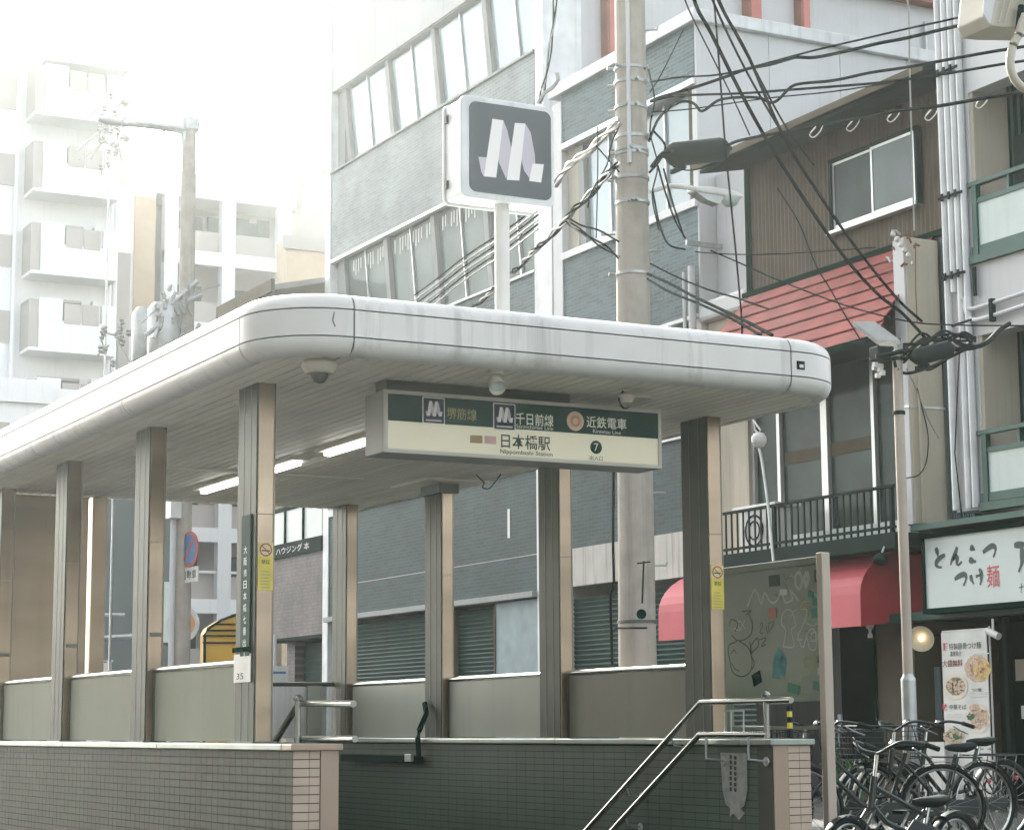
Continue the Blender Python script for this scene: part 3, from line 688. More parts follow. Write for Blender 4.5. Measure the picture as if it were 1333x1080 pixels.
def G(pts, m_, wd=.008, sm=True, name='graffiti'):
    P = [U(930+x/4.912, 700+y/4.912, 'X', XBd-.0015) for x, y in pts]
    if sm: P = smooth_pts(P)
    mb = ribbon(MB(), P, wd, (-1, 0, 0)); return mb
def strokes(l, m_):
    for k in l: obj('graffiti_stroke', k, m_, nb)
def merge(l):
    mb = MB()
    for k in l: mb.add(k.v, k.f)
    return mb
strokes([G([(215, 480), (240, 540), (235, 610), (190, 650), (140, 655)], 0), G([(95, 560), (110, 520), (150, 545), (130, 600)], 0), G([(110, 620), (140, 660), (90, 690), (100, 790), (120, 860), (180, 885), (230, 850), (240, 780), (215, 700), (160, 660)], 0),
    G([(175, 470), (235, 465), (200, 490)], 0), G([(290, 570), (300, 540), (310, 560), (290, 600), (310, 610)], 0, .006), G([(330, 560), (340, 610), (350, 550)], 0, .006), G([(345, 545), (380, 535), (350, 600)], 0, .006),
    G([(225, 660), (240, 740), (230, 700), (270, 640), (280, 690), (235, 740), (255, 800), (240, 840)], 0), G([(285, 650), (330, 640), (300, 690), (330, 680)], 0, .006), G([(105, 740), (125, 715), (140, 740)], 0, .006), G([(110, 800), (130, 835), (160, 850)], 0, .006),
    G([(505, 170), (560, 155), (620, 165), (680, 140)], 0, .007), G([(520, 180), (600, 175), (670, 160)], 0, .005)], 'g_black')
strokes([G([(440, 695), (455, 590), (430, 550), (435, 490), (460, 460), (495, 470), (520, 560), (490, 590), (510, 690), (440, 695)], 0, .009), G([(500, 470), (540, 455), (590, 460), (580, 520), (530, 640), (560, 650)], 0, .008),
    G([(530, 600), (560, 700), (590, 640), (610, 710), (650, 700), (640, 590), (600, 600), (570, 700)], 0, .008), G([(600, 460), (580, 520), (620, 560), (670, 540)], 0, .007), G([(620, 610), (650, 600), (655, 650), (620, 655), (620, 610)], 0, .007),
    G([(210, 440), (260, 330), (300, 420), (320, 350), (360, 410), (400, 400), (430, 340), (450, 410), (500, 390), (480, 330), (540, 400)], 0, .014), G([(545, 215), (520, 240), (520, 300), (545, 325), (560, 270), (545, 215)], 0, .02), G([(590, 215), (575, 260), (585, 310), (600, 260), (590, 215)], 0, .03)], 'g_white')
strokes([G([(430, 720), (400, 800), (395, 900)], 0, .09), G([(440, 760), (430, 880)], 0, .07)], 'g_teal')
strokes([G([(600, 755), (570, 785), (590, 830), (630, 820), (640, 775), (600, 755)], 0, .014), G([(540, 380), (560, 420), (530, 450), (590, 440), (610, 500)], 0, .02), G([(560, 880), (600, 890), (620, 870)], 0, .006)], 'g_olive')
random.seed(77)
for k in range(16):                       # small pale and dark tags in clusters
    cx, cy = random.choice([(540, 480), (600, 620), (560, 860), (330, 400), (640, 300), (150, 560), (480, 250)]); P = [(cx+random.uniform(-70, 50), cy+random.uniform(-40, 40))]
    for q in range(6): P.append((min(695, P[-1][0]+random.uniform(4, 14)), P[-1][1]+random.uniform(-22, 22)))
    strokes([G(P, 0, .0045)], 'g_white' if k % 3 else 'g_black')
def STK(x0, y0, x1, y1, m_, tilt=0):
    a_ = U(930+x0/4.912, 700+y0/4.912, 'X', XBd); d_ = U(930+x1/4.912, 700+y1/4.912, 'X', XBd)
    o = obj('sticker', B(XBd-.004, XBd-.0005, d_.y, a_.y, d_.z, a_.z), m_, nb); o.rotation_euler.x = R(tilt)
    return o
for s_ in ((350, 240, 418, 305, 'g_black', 0), (420, 330, 468, 362, 'g_cream', 4), (345, 450, 398, 510, 'redbrn', 0), (470, 935, 545, 990, 'g_green', 12), (632, 925, 695, 975, 'g_green', 16), (622, 450, 664, 510, 'g_green', 0), (640, 205, 680, 275, 'g_black', 0),
           (600, 340, 635, 375, 'g_green', 20), (630, 385, 665, 430, 'g_green', 5), (672, 330, 697, 385, 'g_cream', 0), (672, 395, 697, 430, 'g_cream', 0), (668, 600, 700, 670, 'g_cream', 3), (665, 540, 698, 585, 'g_black', -5), (660, 755, 697, 800, 'g_black', 8), (662, 830, 698, 875, 'g_cream', 0), (245, 860, 300, 935, 'dgreen', -18)):
    STK(*s_)
a_, d_ = U(930+650/4.912, 700+225/4.912, 'X', XBd-.006), U(930+672/4.912, 700+262/4.912, 'X', XBd-.006)
obj('sticker_face', B(XBd-.006, XBd-.005, d_.y, a_.y, d_.z, a_.z), 'g_cream', nb)
st_ = empty('striped_bar', U(1028, 950, 'X', 7.6), 'short black and yellow striped bar standing behind the right wall end', 'post')
a_, d_ = U(1024, 918, 'X', 7.6), U(1032, 955, 'X', 7.6)
for k in range(5):
    z = a_.z-(a_.z-d_.z)*k/5; z2 = a_.z-(a_.z-d_.z)*(k+1)/5
    obj('stripe', MB().tube([(7.6, (a_.y+d_.y)/2, z), (7.6, (a_.y+d_.y)/2, z2)], .018, 10), 'black' if k % 2 == 0 else 'yellow', st_)
obj('shaft', MB().tube([(7.6, (a_.y+d_.y)/2, d_.z), (7.6, (a_.y+d_.y)/2, 0)], .018, 10), 'black', st_)

# ================================================================== far side of the street
XF = 16.3
MY0, MY1, MYS = 24.95, 39.05, 29.9        # right corner, left corner, step between low and tall part
mb_ = empty('office_building', (XF+2, 32, 0), 'grey tiled office block with slanting sky-filled window bands behind the canopy', 'building')
obj('wall', MB().box(XF+.75, 26, MYS, MY1, 0, 21), 'plaster', mb_)
obj('wall', MB().box(XF+.75, 26, MY0+.12, MYS-.001, 0, 11.2), 'plaster', mb_)
# piers
obj('pier', B(XF-.02, XF+.76, MY1-.28, MY1, 0, 21), 'white', mb_, bevel=.01)
obj('pier', B(XF-.03, XF+.76, 29.32, 29.93, 0, 10.6), 'white', mb_, bevel=.01)
obj('pier', B(XF-.02, XF+.76, 28.98, 29.30, 0, 11.2), 'panelw', mb_, bevel=.01)
obj('pier', B(XF+.0, XF+.76, 29.62, 29.92, 10.6, 21), 'white', mb_, bevel=.01)
# tiled bands and upper wall, left part
LY0, LY1 = 29.931, MY1-.281
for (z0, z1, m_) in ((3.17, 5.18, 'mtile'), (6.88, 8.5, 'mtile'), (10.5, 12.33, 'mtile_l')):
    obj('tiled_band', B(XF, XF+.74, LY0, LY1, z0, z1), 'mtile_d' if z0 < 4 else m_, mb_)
    obj('band_sill', B(XF-.04, XF+.2, LY0, LY1, z1+.001, z1+(.13 if z0 < 4 else .05)), 'white' if z0 < 9 else 'plaster', mb_, bevel=.006)
    obj('band_drip', B(XF-.02, XF+.1, LY0, LY1, z0-.06, z0-.001), 'alu', mb_)
for k in range(4):
    ya = LY0+(LY1-LY0)*k/4+.004; yb = LY0+(LY1-LY0)*(k+1)/4-.004
    for (z0, z1) in ((14.08, 15.9), (15.91, 17.7), (17.71, 21)):
        obj('wall_panel', B(XF, XF+.74, ya, yb, z0, z1-.008), 'upper', mb_)
# right part bands
RY0, RY1 = MY0, 28.979
for (z0, z1) in ((3.77, 5.12), (6.9, 8.5), (10.45, 11.3)):
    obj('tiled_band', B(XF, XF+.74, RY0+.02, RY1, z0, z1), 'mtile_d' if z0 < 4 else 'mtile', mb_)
obj('band_sill', B(XF-.05, XF+.2, RY0, RY1, 8.5, 8.62), 'white', mb_, bevel=.006)
obj('band_sill', B(XF-.05, XF+.2, RY0, RY1, 5.121, 5.25), 'white', mb_, bevel=.006)
obj('band_sill', B(XF-.05, XF+.2, RY0, RY1, 6.84, 6.899), 'white', mb_, bevel=.006)
obj('window_head', B(XF-.05, XF+.2, RY0, RY1, 10.36, 10.449), 'alu', mb_)
obj('parapet_cap', B(XF-.09, XF+.35, RY0-.12, RY1+.32, 11.301, 11.5), 'white', mb_, bevel=.012)
obj('parapet_cap', B(XF+.351, 26, RY0-.12, RY0+.25, 11.301, 11.5), 'white', mb_, bevel=.012)
# windows: slanting glazing set back under the head
def win_row(y0, y1, z0, z1, bays, gm, per, lean=.16, post=.17, head=.1, fm='alu', blinds=False):
    bw = (y1-y0)/bays
    for i in range(bays):
        a_ = y0+i*bw; b_ = a_+bw
        t, bt = XF+head, XF+head+lean
        f_ = obj('window', MB().prism([(t-.02, b_-post, z1), (bt-.02, b_-post, z0), (bt+.14, b_-post, z0), (t+.14, b_-post, z1)], (0, post, 0)), 'plaster', mb_)
        for j in range(per):
            p0 = a_+.0+(b_-post-a_)*j/per; p1 = a_+(b_-post-a_)*(j+1)/per
            obj('pane', MB().quad((t+.06, p0+.03, z1-.03), (bt+.06, p0+.03, z0+.04), (bt+.06, p1-.03, z0+.04), (t+.06, p1-.03, z1-.03)), gm, f_)
            obj('mullion', MB().prism([(t+.02, p0-.018, z1), (bt+.02, p0-.018, z0), (bt+.08, p0-.018, z0), (t+.08, p0-.018, z1)], (0, .036, 0)), fm, f_)
        obj('frame_rail', MB().prism([(bt+.0, a_, z0), (bt+.09, a_, z0), (bt+.085, a_, z0+.05), (bt-.005, a_, z0+.05)], (0, bw-post, 0)), fm, f_)
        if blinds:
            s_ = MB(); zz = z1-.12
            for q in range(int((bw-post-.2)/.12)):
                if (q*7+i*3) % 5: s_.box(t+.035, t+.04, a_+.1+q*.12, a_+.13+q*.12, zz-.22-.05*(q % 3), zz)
            obj('pale_blind_strips', s_, 'plastic', f_, kind='stuff')  # pale blind strips hung at the pane heads
    obj('recess_head', B(XF+.02, XF+.74, y0, y1, z1+.001, z1+.02), 'plaster', mb_)
win_row(LY0+.05, LY1-.35, 12.39, 14.05, 4, 'win_sky', 2)
obj('window_reveal', B(XF+.15, XF+.74, LY1-.35, LY1, 12.39, 14.05), 'plaster', mb_)
win_row(LY0+.05, LY1-.3, 8.56, 10.46, 4, 'win_mid', 2, blinds=True)
obj('window_reveal', B(XF+.15, XF+.74, LY1-.3, LY1, 8.56, 10.46), 'plaster', mb_)
win_row(LY0+.05, LY1-.3, 5.32, 6.86, 4, 'win_mid', 2)
win_row(RY0+.35, RY1-.35, 8.63, 10.35, 2, 'win_sky', 2, lean=.04, post=.18)
win_row(RY0+.35, RY1-.35, 5.26, 6.83, 2, 'win_mid', 2, lean=.04, post=.18)
for (z0, z1) in ((8.62, 10.36), (5.25, 6.84)):
    obj('window_reveal', B(XF+.1, XF+.74, RY0+.02, RY0+.35, z0, z1), 'ply_b', mb_)
    obj('window_reveal', B(XF+.1, XF+.74, RY1-.35, RY1, z0, z1), 'cream_w', mb_)
# side wall panels facing the camera
sx = [XF+.001, 17.62, 18.95, 20.25, 21.6, 22.95, 24.4, 25.9]
for i in range(7):
    obj('side_panel', B(sx[i]+.006, sx[i+1]-.006, MY0-.02, MY0+.11, 3.2, 11.3), 'panelw', mb_)
# ground floor
obj('fascia_band', B(XF-.12, XF+.3, LY0, LY1, 3.07, 3.169), 'plaster', mb_, bevel=.006)
obj('peeling_fascia', B(XF-.06, XF+.3, 26.75, 28.975, 3.16, 3.76), 'peel', mb_)
obj('peeling_fascia', B(XF-.06, XF+.3, 25.0, 26.74, 3.1, 3.76), 'peel', mb_)
def shutter(y0, y1, z1=3.05, par=mb_):
    s_ = MB(); n = int(z1/.075)
    for k in range(n):
        z = k*.075; s_.add([(XF+.12, y0, z), (XF+.12, y1, z), (XF+.095, y1, z+.05), (XF+.095, y0, z+.05), (XF+.12, y1, z+.075), (XF+.12, y0, z+.075)], [(0, 1, 2, 3), (3, 2, 4, 5)])
    return obj('shutter', s_, 'shut', par)
gy = [(33.75, 38.7), (31.55, 33.1), (29.95, 31.5), (27.1, 28.95), (25.0, 27.05)]
for i, (a_, b_) in enumerate(gy):
    if i == 2: obj('blue_board', B(XF+.02, XF+.05, a_, b_, 0, 3.05), 'ply', mb_)
    else: shutter(a_, b_)
for a_, b_ in ((33.1, 33.75), (31.5, 31.55), (27.05, 27.1)): obj('shutter_post', B(XF, XF+.3, a_, b_, 0, 3.05), 'ply_b', mb_)
obj('white_drip_mark', B(XF-.008, XF-.001, U(664, 665, 'X', XF).y, U(661, 665, 'X', XF).y, U(663, 700, 'X', XF).z, U(663, 662, 'X', XF).z), 'plastic', mb_)
for zz in (4.02, ): obj('worn_tile_line', B(XF-.006, XF-.001, 29.95, 37.5, zz-.25, zz-.235), 'upper', mb_)
dp = U(903, 380, 'X', XF-.1)
obj('rain_pipe', MB().tube([(XF-.1, MY0+.05, 7.6), (XF-.1, MY0+.05, 3.2)], .055, 10), 'panelw', mb_, smooth=True)
obj('service_conduit', MB().tube([(XF-.1, MY0+.25, 7.55), (XF-.1, MY0+.25, 4.2)], .03, 8), 'galv', mb_, smooth=True)
bx0, bx1 = U(893, 315, 'Y', MY0-.15), U(969, 328, 'Y', MY0-.15)
obj('service_arm', B(bx0.x, bx1.x, MY0-.18, MY0-.13, bx1.z, bx1.z+.07), 'galv', mb_)

# taller block behind with red pilasters
rb = empty('rear_block', (21, MYS, 0), 'pale grey rear block with red vertical pilasters above the tiled office roof', 'building')
obj('wall', B(XF+.76, 28, MYS-.12, MYS-.01, 10, 14.5), 'panelw', rb)
obj('roof_fascia', B(XF+.7, 28, MYS-.4, MYS-.13, 14.42, 15.2), 'redbrn', rb)
for l, r_ in ((789, 808), (974, 991), (1042, 1054)):
    a_, d_ = U(l, 50, 'Y', MYS-.3), U(r_, 50, 'Y', MYS-.3)
    obj('pilaster', B(a_.x+.06, d_.x, MYS-.34, MYS-.121, 10, 14.41), 'redpil', rb, bevel=.01)
    obj('pilaster_return', B(a_.x, a_.x+.058, MYS-.34, MYS-.121, 10, 14.41), 'redbrn', rb)
a_ = U(1205, 40, 'Y', MYS-.2); obj('downpipe', MB().tube([(a_.x, MYS-.2, 10.5), (a_.x, MYS-.2, 14.1)], .05, 8), 'galv', rb, smooth=True)

# beige stub wall between the office block and the brown house
sw = empty('stub_wall', (16.8, 24.3, 0), 'cream stub wall with a rounded ledge left of the red tiled roof', 'wall')
obj('wall', B(XF+.1, 17.6, 23.9, 24.9, 3.1, 6.75), 'cream_w', sw, bevel=.02)
obj('upper_wall', B(XF+.3, 18.2, 23.75, 24.92, 6.9, 9.0), 'panelw', sw, bevel=.02)
obj('ledge', B(XF-.05, 18.2, 23.7, 24.94, 6.75, 7.05), 'panelw', sw, bevel=.06)

# ------------------------------------------------------------------ brown house
HY0, HY1 = 19.44, 23.68
bh = empty('brown_house', (XF+1, 21.5, 0), 'brown corrugated house with deep green eaves over a faded red skirt roof', 'house')
wv = MB(); n = int((HY1-HY0)/.045)
pts = []
for i in range(n+1):
    y = HY0+(HY1-HY0)*i/n; pts.append((XF+(.016 if i % 2 else 0), y))
wv.add([(x, y, 6.93) for x, y in pts]+[(x, y, 8.75) for x, y in pts], [(i, i+1, n+2+i, n+1+i) for i in range(n)])
obj('corrugated_siding', wv, 'brown', bh)
obj('wall', MB().box(XF+.02, 22, HY0, HY1, 5.95, 8.72), 'brown', bh)
obj('wall', MB().box(XF+.5, 22, HY0, HY1, 3.0, 5.95), 'dgreen', bh)
obj('corner_trim', B(XF-.03, XF+.05, HY1-.09, HY1+.02, 6.9, 8.75), 'dgreen', bh)
# roof slab and eave
e0, e1 = U(963, 190, 'X', 15.6), U(1222, 95, 'X', 15.6)
ez = e0.z
obj('eave_soffit', MB().prism([(15.62, HY0-.6, ez-.14), (15.62, HY1+.16, ez-.14), (17.2, HY1+.16, ez+.18), (17.2, HY0-.6, ez+.18)], (0, 0, .05)), 'dgreen', bh)
obj('roof', MB().prism([(15.55, HY0-.6, ez-.08), (15.55, HY1+.2, ez-.08), (22, HY1+.2, ez+1.0), (22, HY0-.6, ez+1.0)], (0, 0, .08)), 'dgreen', bh)
obj('roof_edge_strip', B(15.53, 15.549, HY0-.6, HY1+.2, ez-.09, ez+.0), 'ply_b', bh)
# sliding window
w0, w1 = U(1088, 255, 'X', XF), U(1197, 220, 'X', XF)
wz0, wz1 = 7.40, 8.31
wo_ = obj('window', MB().box(XF-.08, XF+.0, w1.y, w0.y, wz1, wz1+.05).box(XF-.08, XF, w1.y-.05, w1.y, wz0-.03, wz1+.05).box(XF-.08, XF, w0.y, w0.y+.05, wz0-.03, wz1+.05), 'slate', bh)
ymid = (w0.y+w1.y)/2
for (ya, yb, xo, gm) in ((ymid-.02, w0.y, -.03, 'win_dk'), (w1.y, ymid+.02, -.055, 'win_mid')):
    ff_ = MB(); s_ = .035
    ff_.box(XF+xo-.02, XF+xo, ya, yb, wz0, wz0+.06).box(XF+xo-.02, XF+xo, ya, yb, wz1-s_, wz1).box(XF+xo-.02, XF+xo, ya, ya+s_, wz0+.06, wz1-s_).box(XF+xo-.02, XF+xo, yb-s_, yb, wz0+.06, wz1-s_)
    fo = obj('sash', ff_, 'alu', wo_)
    obj('pane', B(XF+xo-.012, XF+xo-.006, ya+s_, yb-s_, wz0+.06, wz1-s_), gm, fo)
obj('sill', B(XF-.11, XF, w1.y-.03, w0.y+.1, wz0-.05, wz0-.005), 'alu', wo_, bevel=.004)
# red skirt roof in courses
rt, rl = 6.9, 5.57; xt, xl = XF, 15.35
obj('flashing', B(XF-.06, XF+.02, HY0, HY1+.1, 6.89, 6.96), 'dgreen', bh)
nc = 7
for k in range(nc):
    f0, f1 = k/nc, (k+1)/nc
    za, zb = rt+(rl-rt)*f0, rt+(rl-rt)*f1; xa_, xb_ = xt+(xl-xt)*f0, xt+(xl-xt)*f1
    ye0, ye1 = HY1+.0+.28*f0*0, HY1
    yl0 = HY1-.05+.55*f0; yl1 = HY1-.05+.55*f1
    c_ = MB().prism([(xa_-.02, HY0+.2, za), (xa_-.02, yl0, za), (xb_-.045, yl1, zb+.02), (xb_-.045, HY0+.2, zb+.02)], (.012, 0, .028))
    obj('roof_course', c_, 'roofred', bh)
obj('hip_side', MB().poly([(xt, HY1-.05, rt), (xt, HY1+.5, rl), (xl, HY1+.5, rl)]), 'roofred', bh)
obj('skirt_underside', MB().prism([(xl+.0, HY0+.2, rl-.06), (xl+.0, HY1+.5, rl-.06), (XF+.4, HY1+.5, rl+.1), (XF+.4, HY0+.2, rl+.1)], (0, 0, .03)), 'dgreen', bh)
obj('skirt_gutter', MB().tube([(xl-.03, HY0+.2, rl-.03), (xl-.03, HY1+.5, rl-.03)], .035, 8), 'dgreen', bh, smooth=True)
# big lower windows
obj('room', B(XF+.32, XF+.5, HY0+.3, HY1, 3.3, 5.7), 'curtain', bh)
ys_ = [20.45, 21.0, 22.04, 23.08, 23.7]
for i in range(4):
    obj('glass_pane', B(XF+.06, XF+.07, ys_[i]+.03, ys_[i+1]-.03, 3.5, 5.62), 'win_dk' if i in (0, 3) else 'win_mid2', bh) if False else obj('glass_pane', B(XF+.06, XF+.07, ys_[i]+.03, ys_[i+1]-.03, 3.5, 5.62), 'win_dk', bh)
for i, y in enumerate(ys_):
    wdt = .07 if i == 2 else .035
    obj('window_post', B(XF+.0, XF+.08, y-wdt, y+wdt, 3.3, 5.68), 'alu', bh, bevel=.004)
obj('window_head', B(XF, XF+.1, 20.3, 23.75, 5.62, 5.7), 'slate', bh)
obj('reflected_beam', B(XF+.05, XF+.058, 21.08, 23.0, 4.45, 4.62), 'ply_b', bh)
obj('sill_panel', B(XF-.02, XF+.12, 20.3, 23.9, 3.1, 3.48), 'lightgrey', bh, bevel=.006)
obj('left_pier', B(XF-.05, XF+.3, 23.72, 24.1, 3.1, 5.6), 'cream_w', bh)
# balcony with railing
obj('balcony_floor', B(15.3, XF-.001, 19.3, 23.1, 3.03, 3.19), 'slate', bh)
obj('balcony_fascia', B(15.25, 15.299, 19.3, 23.1, 3.0, 3.19), 'slate', bh)
obj('top_rail', B(15.27, 15.31, 19.33, 23.1, 3.72, 3.755), 'slate', bh)
obj('bottom_rail', B(15.27, 15.31, 19.33, 23.1, 3.24, 3.27), 'slate', bh)
pr = None; y = 19.36
k = 0
while y < 23.0:
    if pr is None: pr = obj('baluster', B(15.282, 15.3, y, y+.022, 3.19, 3.72), 'slate', bh); py0 = pr.location.copy(); ybase = y
    else:
        o = pr.copy(); col.objects.link(o); o.parent = bh; o.location = py0+Vector((0, y-ybase, 0))
    y += .135; k += 1
for y in (19.36, 21.75, 23.05): obj('rail_post', B(15.27, 15.315, y, y+.05, 3.19, 3.72), 'slate', bh)
ac = empty('air_conditioner', (15.75, 22.4, 3.19), 'white outdoor air conditioner on the balcony left of the hanging ball', 'air conditioner')
obj('casing', B(15.55, 15.85, 22.15, 22.95, 3.21, 3.78), 'plastic', ac, bevel=.02)
obj('top_cover', B(15.5, 15.92, 22.05, 23.05, 3.781, 3.83), 'plastic', ac, bevel=.01)
obj('fan_grille', MB().torus((15.545, 22.6, 3.5), (1, 0, 0), .2, .012, 20, 6).torus((15.545, 22.6, 3.5), (1, 0, 0), .12, .01, 20, 6), 'slate', ac)
obj('foot', B(15.6, 15.8, 22.05, 22.15, 3.19, 3.21), 'slate', ac)
# hanging white ball on a rope
q = U(988, 573, 'X', 14.2)
gb = empty('guy_ball', q, 'white ribbed ball hanging on a rope in front of the dark upper windows', 'insulator')
obj('ball', MB().lathe(q+Vector((0, 0, -.1)), (0, 0, 1), [(.01, 0), (.06, .02), (.09, .07), (.095, .1), (.09, .14), (.06, .185), (.01, .2)], 12), 'plastic', gb)
obj('loop', MB().tube([U(980, 546, 'X', 14.2), U(983, 560, 'X', 14.2), q+Vector((0, 0, .08)), U(990, 560, 'X', 14.2), U(980, 546, 'X', 14.2)], .012, 6), 'plastic', gb)
obj('rope', MB().tube(smooth_pts([q+Vector((0, 0, -.08)), U(992, 600, 'X', 14.2), U(999, 650, 'X', 14.2), U(1004, 700, 'X', 14.2), U(1007, 730, 'X', 14.2)]), .018, 6), 'galv', gb)

# ------------------------------------------------------------------ red awning
aw = empty('barrel_awning', (15.8, 22.2, 2.1), 'pink and dark red barrel awning over the dark shop opening', 'awning')
AY0, AY1, AX = 20.08, 24.65, 15.3
zt_, zb_ = 2.98, 2.13
prof = [(16.28-.96*math.sin(R(90*k/9)), 2.52+.6*math.cos(R(90*k/9))) for k in range(10)]+[(15.315, zb_)]
def strip(a, b):
    return MB().prism([(a[0], AY0, a[1]), (b[0], AY0, b[1]), (b[0]+.012, AY0, b[1]), (a[0]+.012, AY0, a[1]-.012)], (0, AY1-AY0, 0))
for i in range(len(prof)-1): obj('canvas_gore', strip(prof[i], prof[i+1]), 'awn' if i < 5 else 'awn', aw)
obj('side_cheek', MB().prism([(x+.004, AY0+.004, z-.006) for x, z in prof]+[(XF-.02, AY0+.004, zb_+.12)], (0, .01, 0)), 'awn_d', aw)
obj('side_cheek', MB().prism([(x+.004, AY1-.014, z-.006) for x, z in prof]+[(XF-.02, AY1-.014, zb_+.12)], (0, .01, 0)), 'awn_d', aw)
fl = empty('floodlight', U(1147, 722, 'X', 15.2), 'small black floodlight above the right end of the red awning', 'floodlight')
q = U(1147, 722, 'X', 15.2)
obj('head', MB().lathe(q, (-.4, -.2, -.9), [(.03, -.02), (.07, .02), (.09, .09), (.085, .1)], 14), 'slate', fl, smooth=True)
obj('bracket', MB().tube([q, q+Vector((.05, 0, .1))], .012), 'galv', fl)

# ------------------------------------------------------------------ ground floor under the awning
gs = empty('ground_shop', (XF+1, 22.3, 0), 'dark recessed shop front with beige wall beneath the red awning', 'shop')
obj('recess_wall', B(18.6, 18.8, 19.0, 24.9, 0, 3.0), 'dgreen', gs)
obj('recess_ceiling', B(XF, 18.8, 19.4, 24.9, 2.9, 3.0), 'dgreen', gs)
a_, b_ = U(1143, 900, 'X', XF), U(1203, 900, 'X', XF)
obj('beige_wall', B(XF, XF+.2, b_.y, a_.y, 0, 2.6), 'ply_b', gs)
obj('door_frame', B(XF-.04, XF+.1, a_.y, a_.y+.07, 0, 2.6), 'dgreen', gs)
obj('shutter_box', B(XF, XF+.3, a_.y+.07, 24.9, 2.45, 2.9), 'dgreen', gs)
shutter(23.9, 24.9, 2.9, gs)
obj('small_plate', B(XF-.02, XF, U(1097, 935, 'X', XF).y, U(1092, 935, 'X', XF).y, .7, 1.1), 'ply', gs)

# ------------------------------------------------------------------ beige box column
bc = empty('duct_column', (16, 19.6, 3.3), 'tall cream boxed column with loose wires between brown house and white tower', 'column')
obj('casing', B(15.73, 16.24, 19.52, 19.74, 3.32, 6.82), 'cream_w', bc, bevel=.015)
obj('side_face', B(15.71, 15.729, 19.53, 19.73, 3.32, 6.8), 'panelw', bc)
obj('band_strap', B(15.7, 16.25, 19.51, 19.75, 4.72, 4.75), 'galv', bc)
obj('conduit', MB().tube([(15.84, 19.49, 3.35), (15.84, 19.49, 5.1)], .018, 6), 'cream_w', bc, smooth=True)
obj('loose_wire', MB().tube(smooth_pts([U(1194, 505, 'Y', 19.47), U(1200, 530, 'Y', 19.47), U(1208, 565, 'Y', 19.47), U(1206, 600, 'Y', 19.47), U(1196, 618, 'Y', 19.47), U(1180, 622, 'Y', 19.47)]), .007, 5), 'cable', bc)
obj('loose_wire', MB().tube(smooth_pts([U(1192, 320, 'Y', 19.47), U(1192, 370, 'Y', 19.47), U(1194, 420, 'Y', 19.47)]), .007, 5), 'redbrn', bc)
rs = MB()
for k in range(9): rs.box(16.26+k*.035, 16.28+k*.035, 19.44, 19.46, 3.3, 6.85)
obj('ribbed_strip', rs.box(16.25, 16.6, 19.46, 19.5, 3.3, 6.85), 'bluegr', bc)
cv = MB()
c0 = empty('wall_brackets', U(1160, 320, 'X', 15.9), 'tangle of rusty brackets and insulators at the top of the cream column', 'bracket')
random.seed(3)
for k in range(14):
    a_ = U(1158+random.uniform(0, 32), 300+random.uniform(0, 48), 'X', 15.72); b_ = a_+Vector((random.uniform(-.12, .12), random.uniform(-.15, .15), random.uniform(-.1, .1)))
    obj('bracket_arm', MB().tube([a_, (a_+b_)/2+Vector((0, 0, .03)), b_], .014, 5), 'galv' if k % 2 else 'redbrn', c0)
for k in range(5):
    a_ = U(1162+k*5, 308+k*7, 'X', 15.7); obj('insulator', MB().lathe(a_, (0, -.3, 1), [(.02, 0), (.035, .02), (.03, .05), (.015, .07)], 10), 'plastic', c0, smooth=True)

# ------------------------------------------------------------------ white tower with balconies
TX = 15.6; TPY = 18.92                     # front plane, left edge of the tower
tw = empty('white_tower', (TX+1, 18, 3.3), 'white rendered apartment tower with green railed balconies at the right edge', 'building')
py1 = U(1262, 190, 'X', TX).y
l_ = U(1222, 50, 'X', TX).y
obj('pier_wall', B(TX, TX+.9, py1, l_, 3.36, 12), 'panelw', tw, bevel=.01)
for k in range(4):
    y = l_-.05-k*.115
    obj('drain_pipe', MB().tube([(TX-.05, y, 3.38 if k != 1 else 5.9), (TX-.05, y, 12)], .042, 10), 'white', tw, smooth=True)
for yy in (90, 255, 360):
    c = U(1242, yy, 'X', TX-.08); obj('pipe_clamp', MB().box(TX-.105, TX-.09, py1+.05, l_, c.z, c.z+.03), 'slate', tw)
    for k in range(3): obj('clamp_bolt', B(TX-.12, TX-.104, l_-.1-k*.115, l_-.07-k*.115, c.z-.03, c.z+.06), 'slate', tw)
z_b1 = U(1268, 118, 'X', TX).z; z_bt = U(1270, 28, 'X', TX).z
obj('floor_band', B(TX, TX+.25, 14, py1-.001, z_b1, z_bt), 'panelw', tw)
zr1 = U(1268, 238, 'X', TX).z; zp0 = U(1268, 345, 'X', TX).z
z_o2 = U(1275, 437, 'X', TX).z
obj('floor_band', B(TX, TX+.25, 14, py1-.001, z_o2, zp0-.001), 'panelw', tw)
zr2 = U(1283, 560, 'X', TX).z; zq0 = U(1283, 665, 'X', TX).z
obj('recess_back', B(TX+.55, TX+.6, 14, py1, 3.3, 12), 'dgreen', tw)
s_ = MB()
for k in range(40): s_.box(TX+.53, TX+.549, 14.0+k*.12, 14.05+k*.12, 3.4, 12)
obj('siding_ribs', s_, 'mgreen', tw)
obj('recess_cheek', B(TX+.02, TX+.54, py1-.06, py1-.0005, 3.36, 12), 'cream_w', tw)
obj('dark_window', B(TX+.50, TX+.53, 14, U(1320, 210, 'X', TX+.5).y, 6.7, 7.7), 'win_dk', tw)
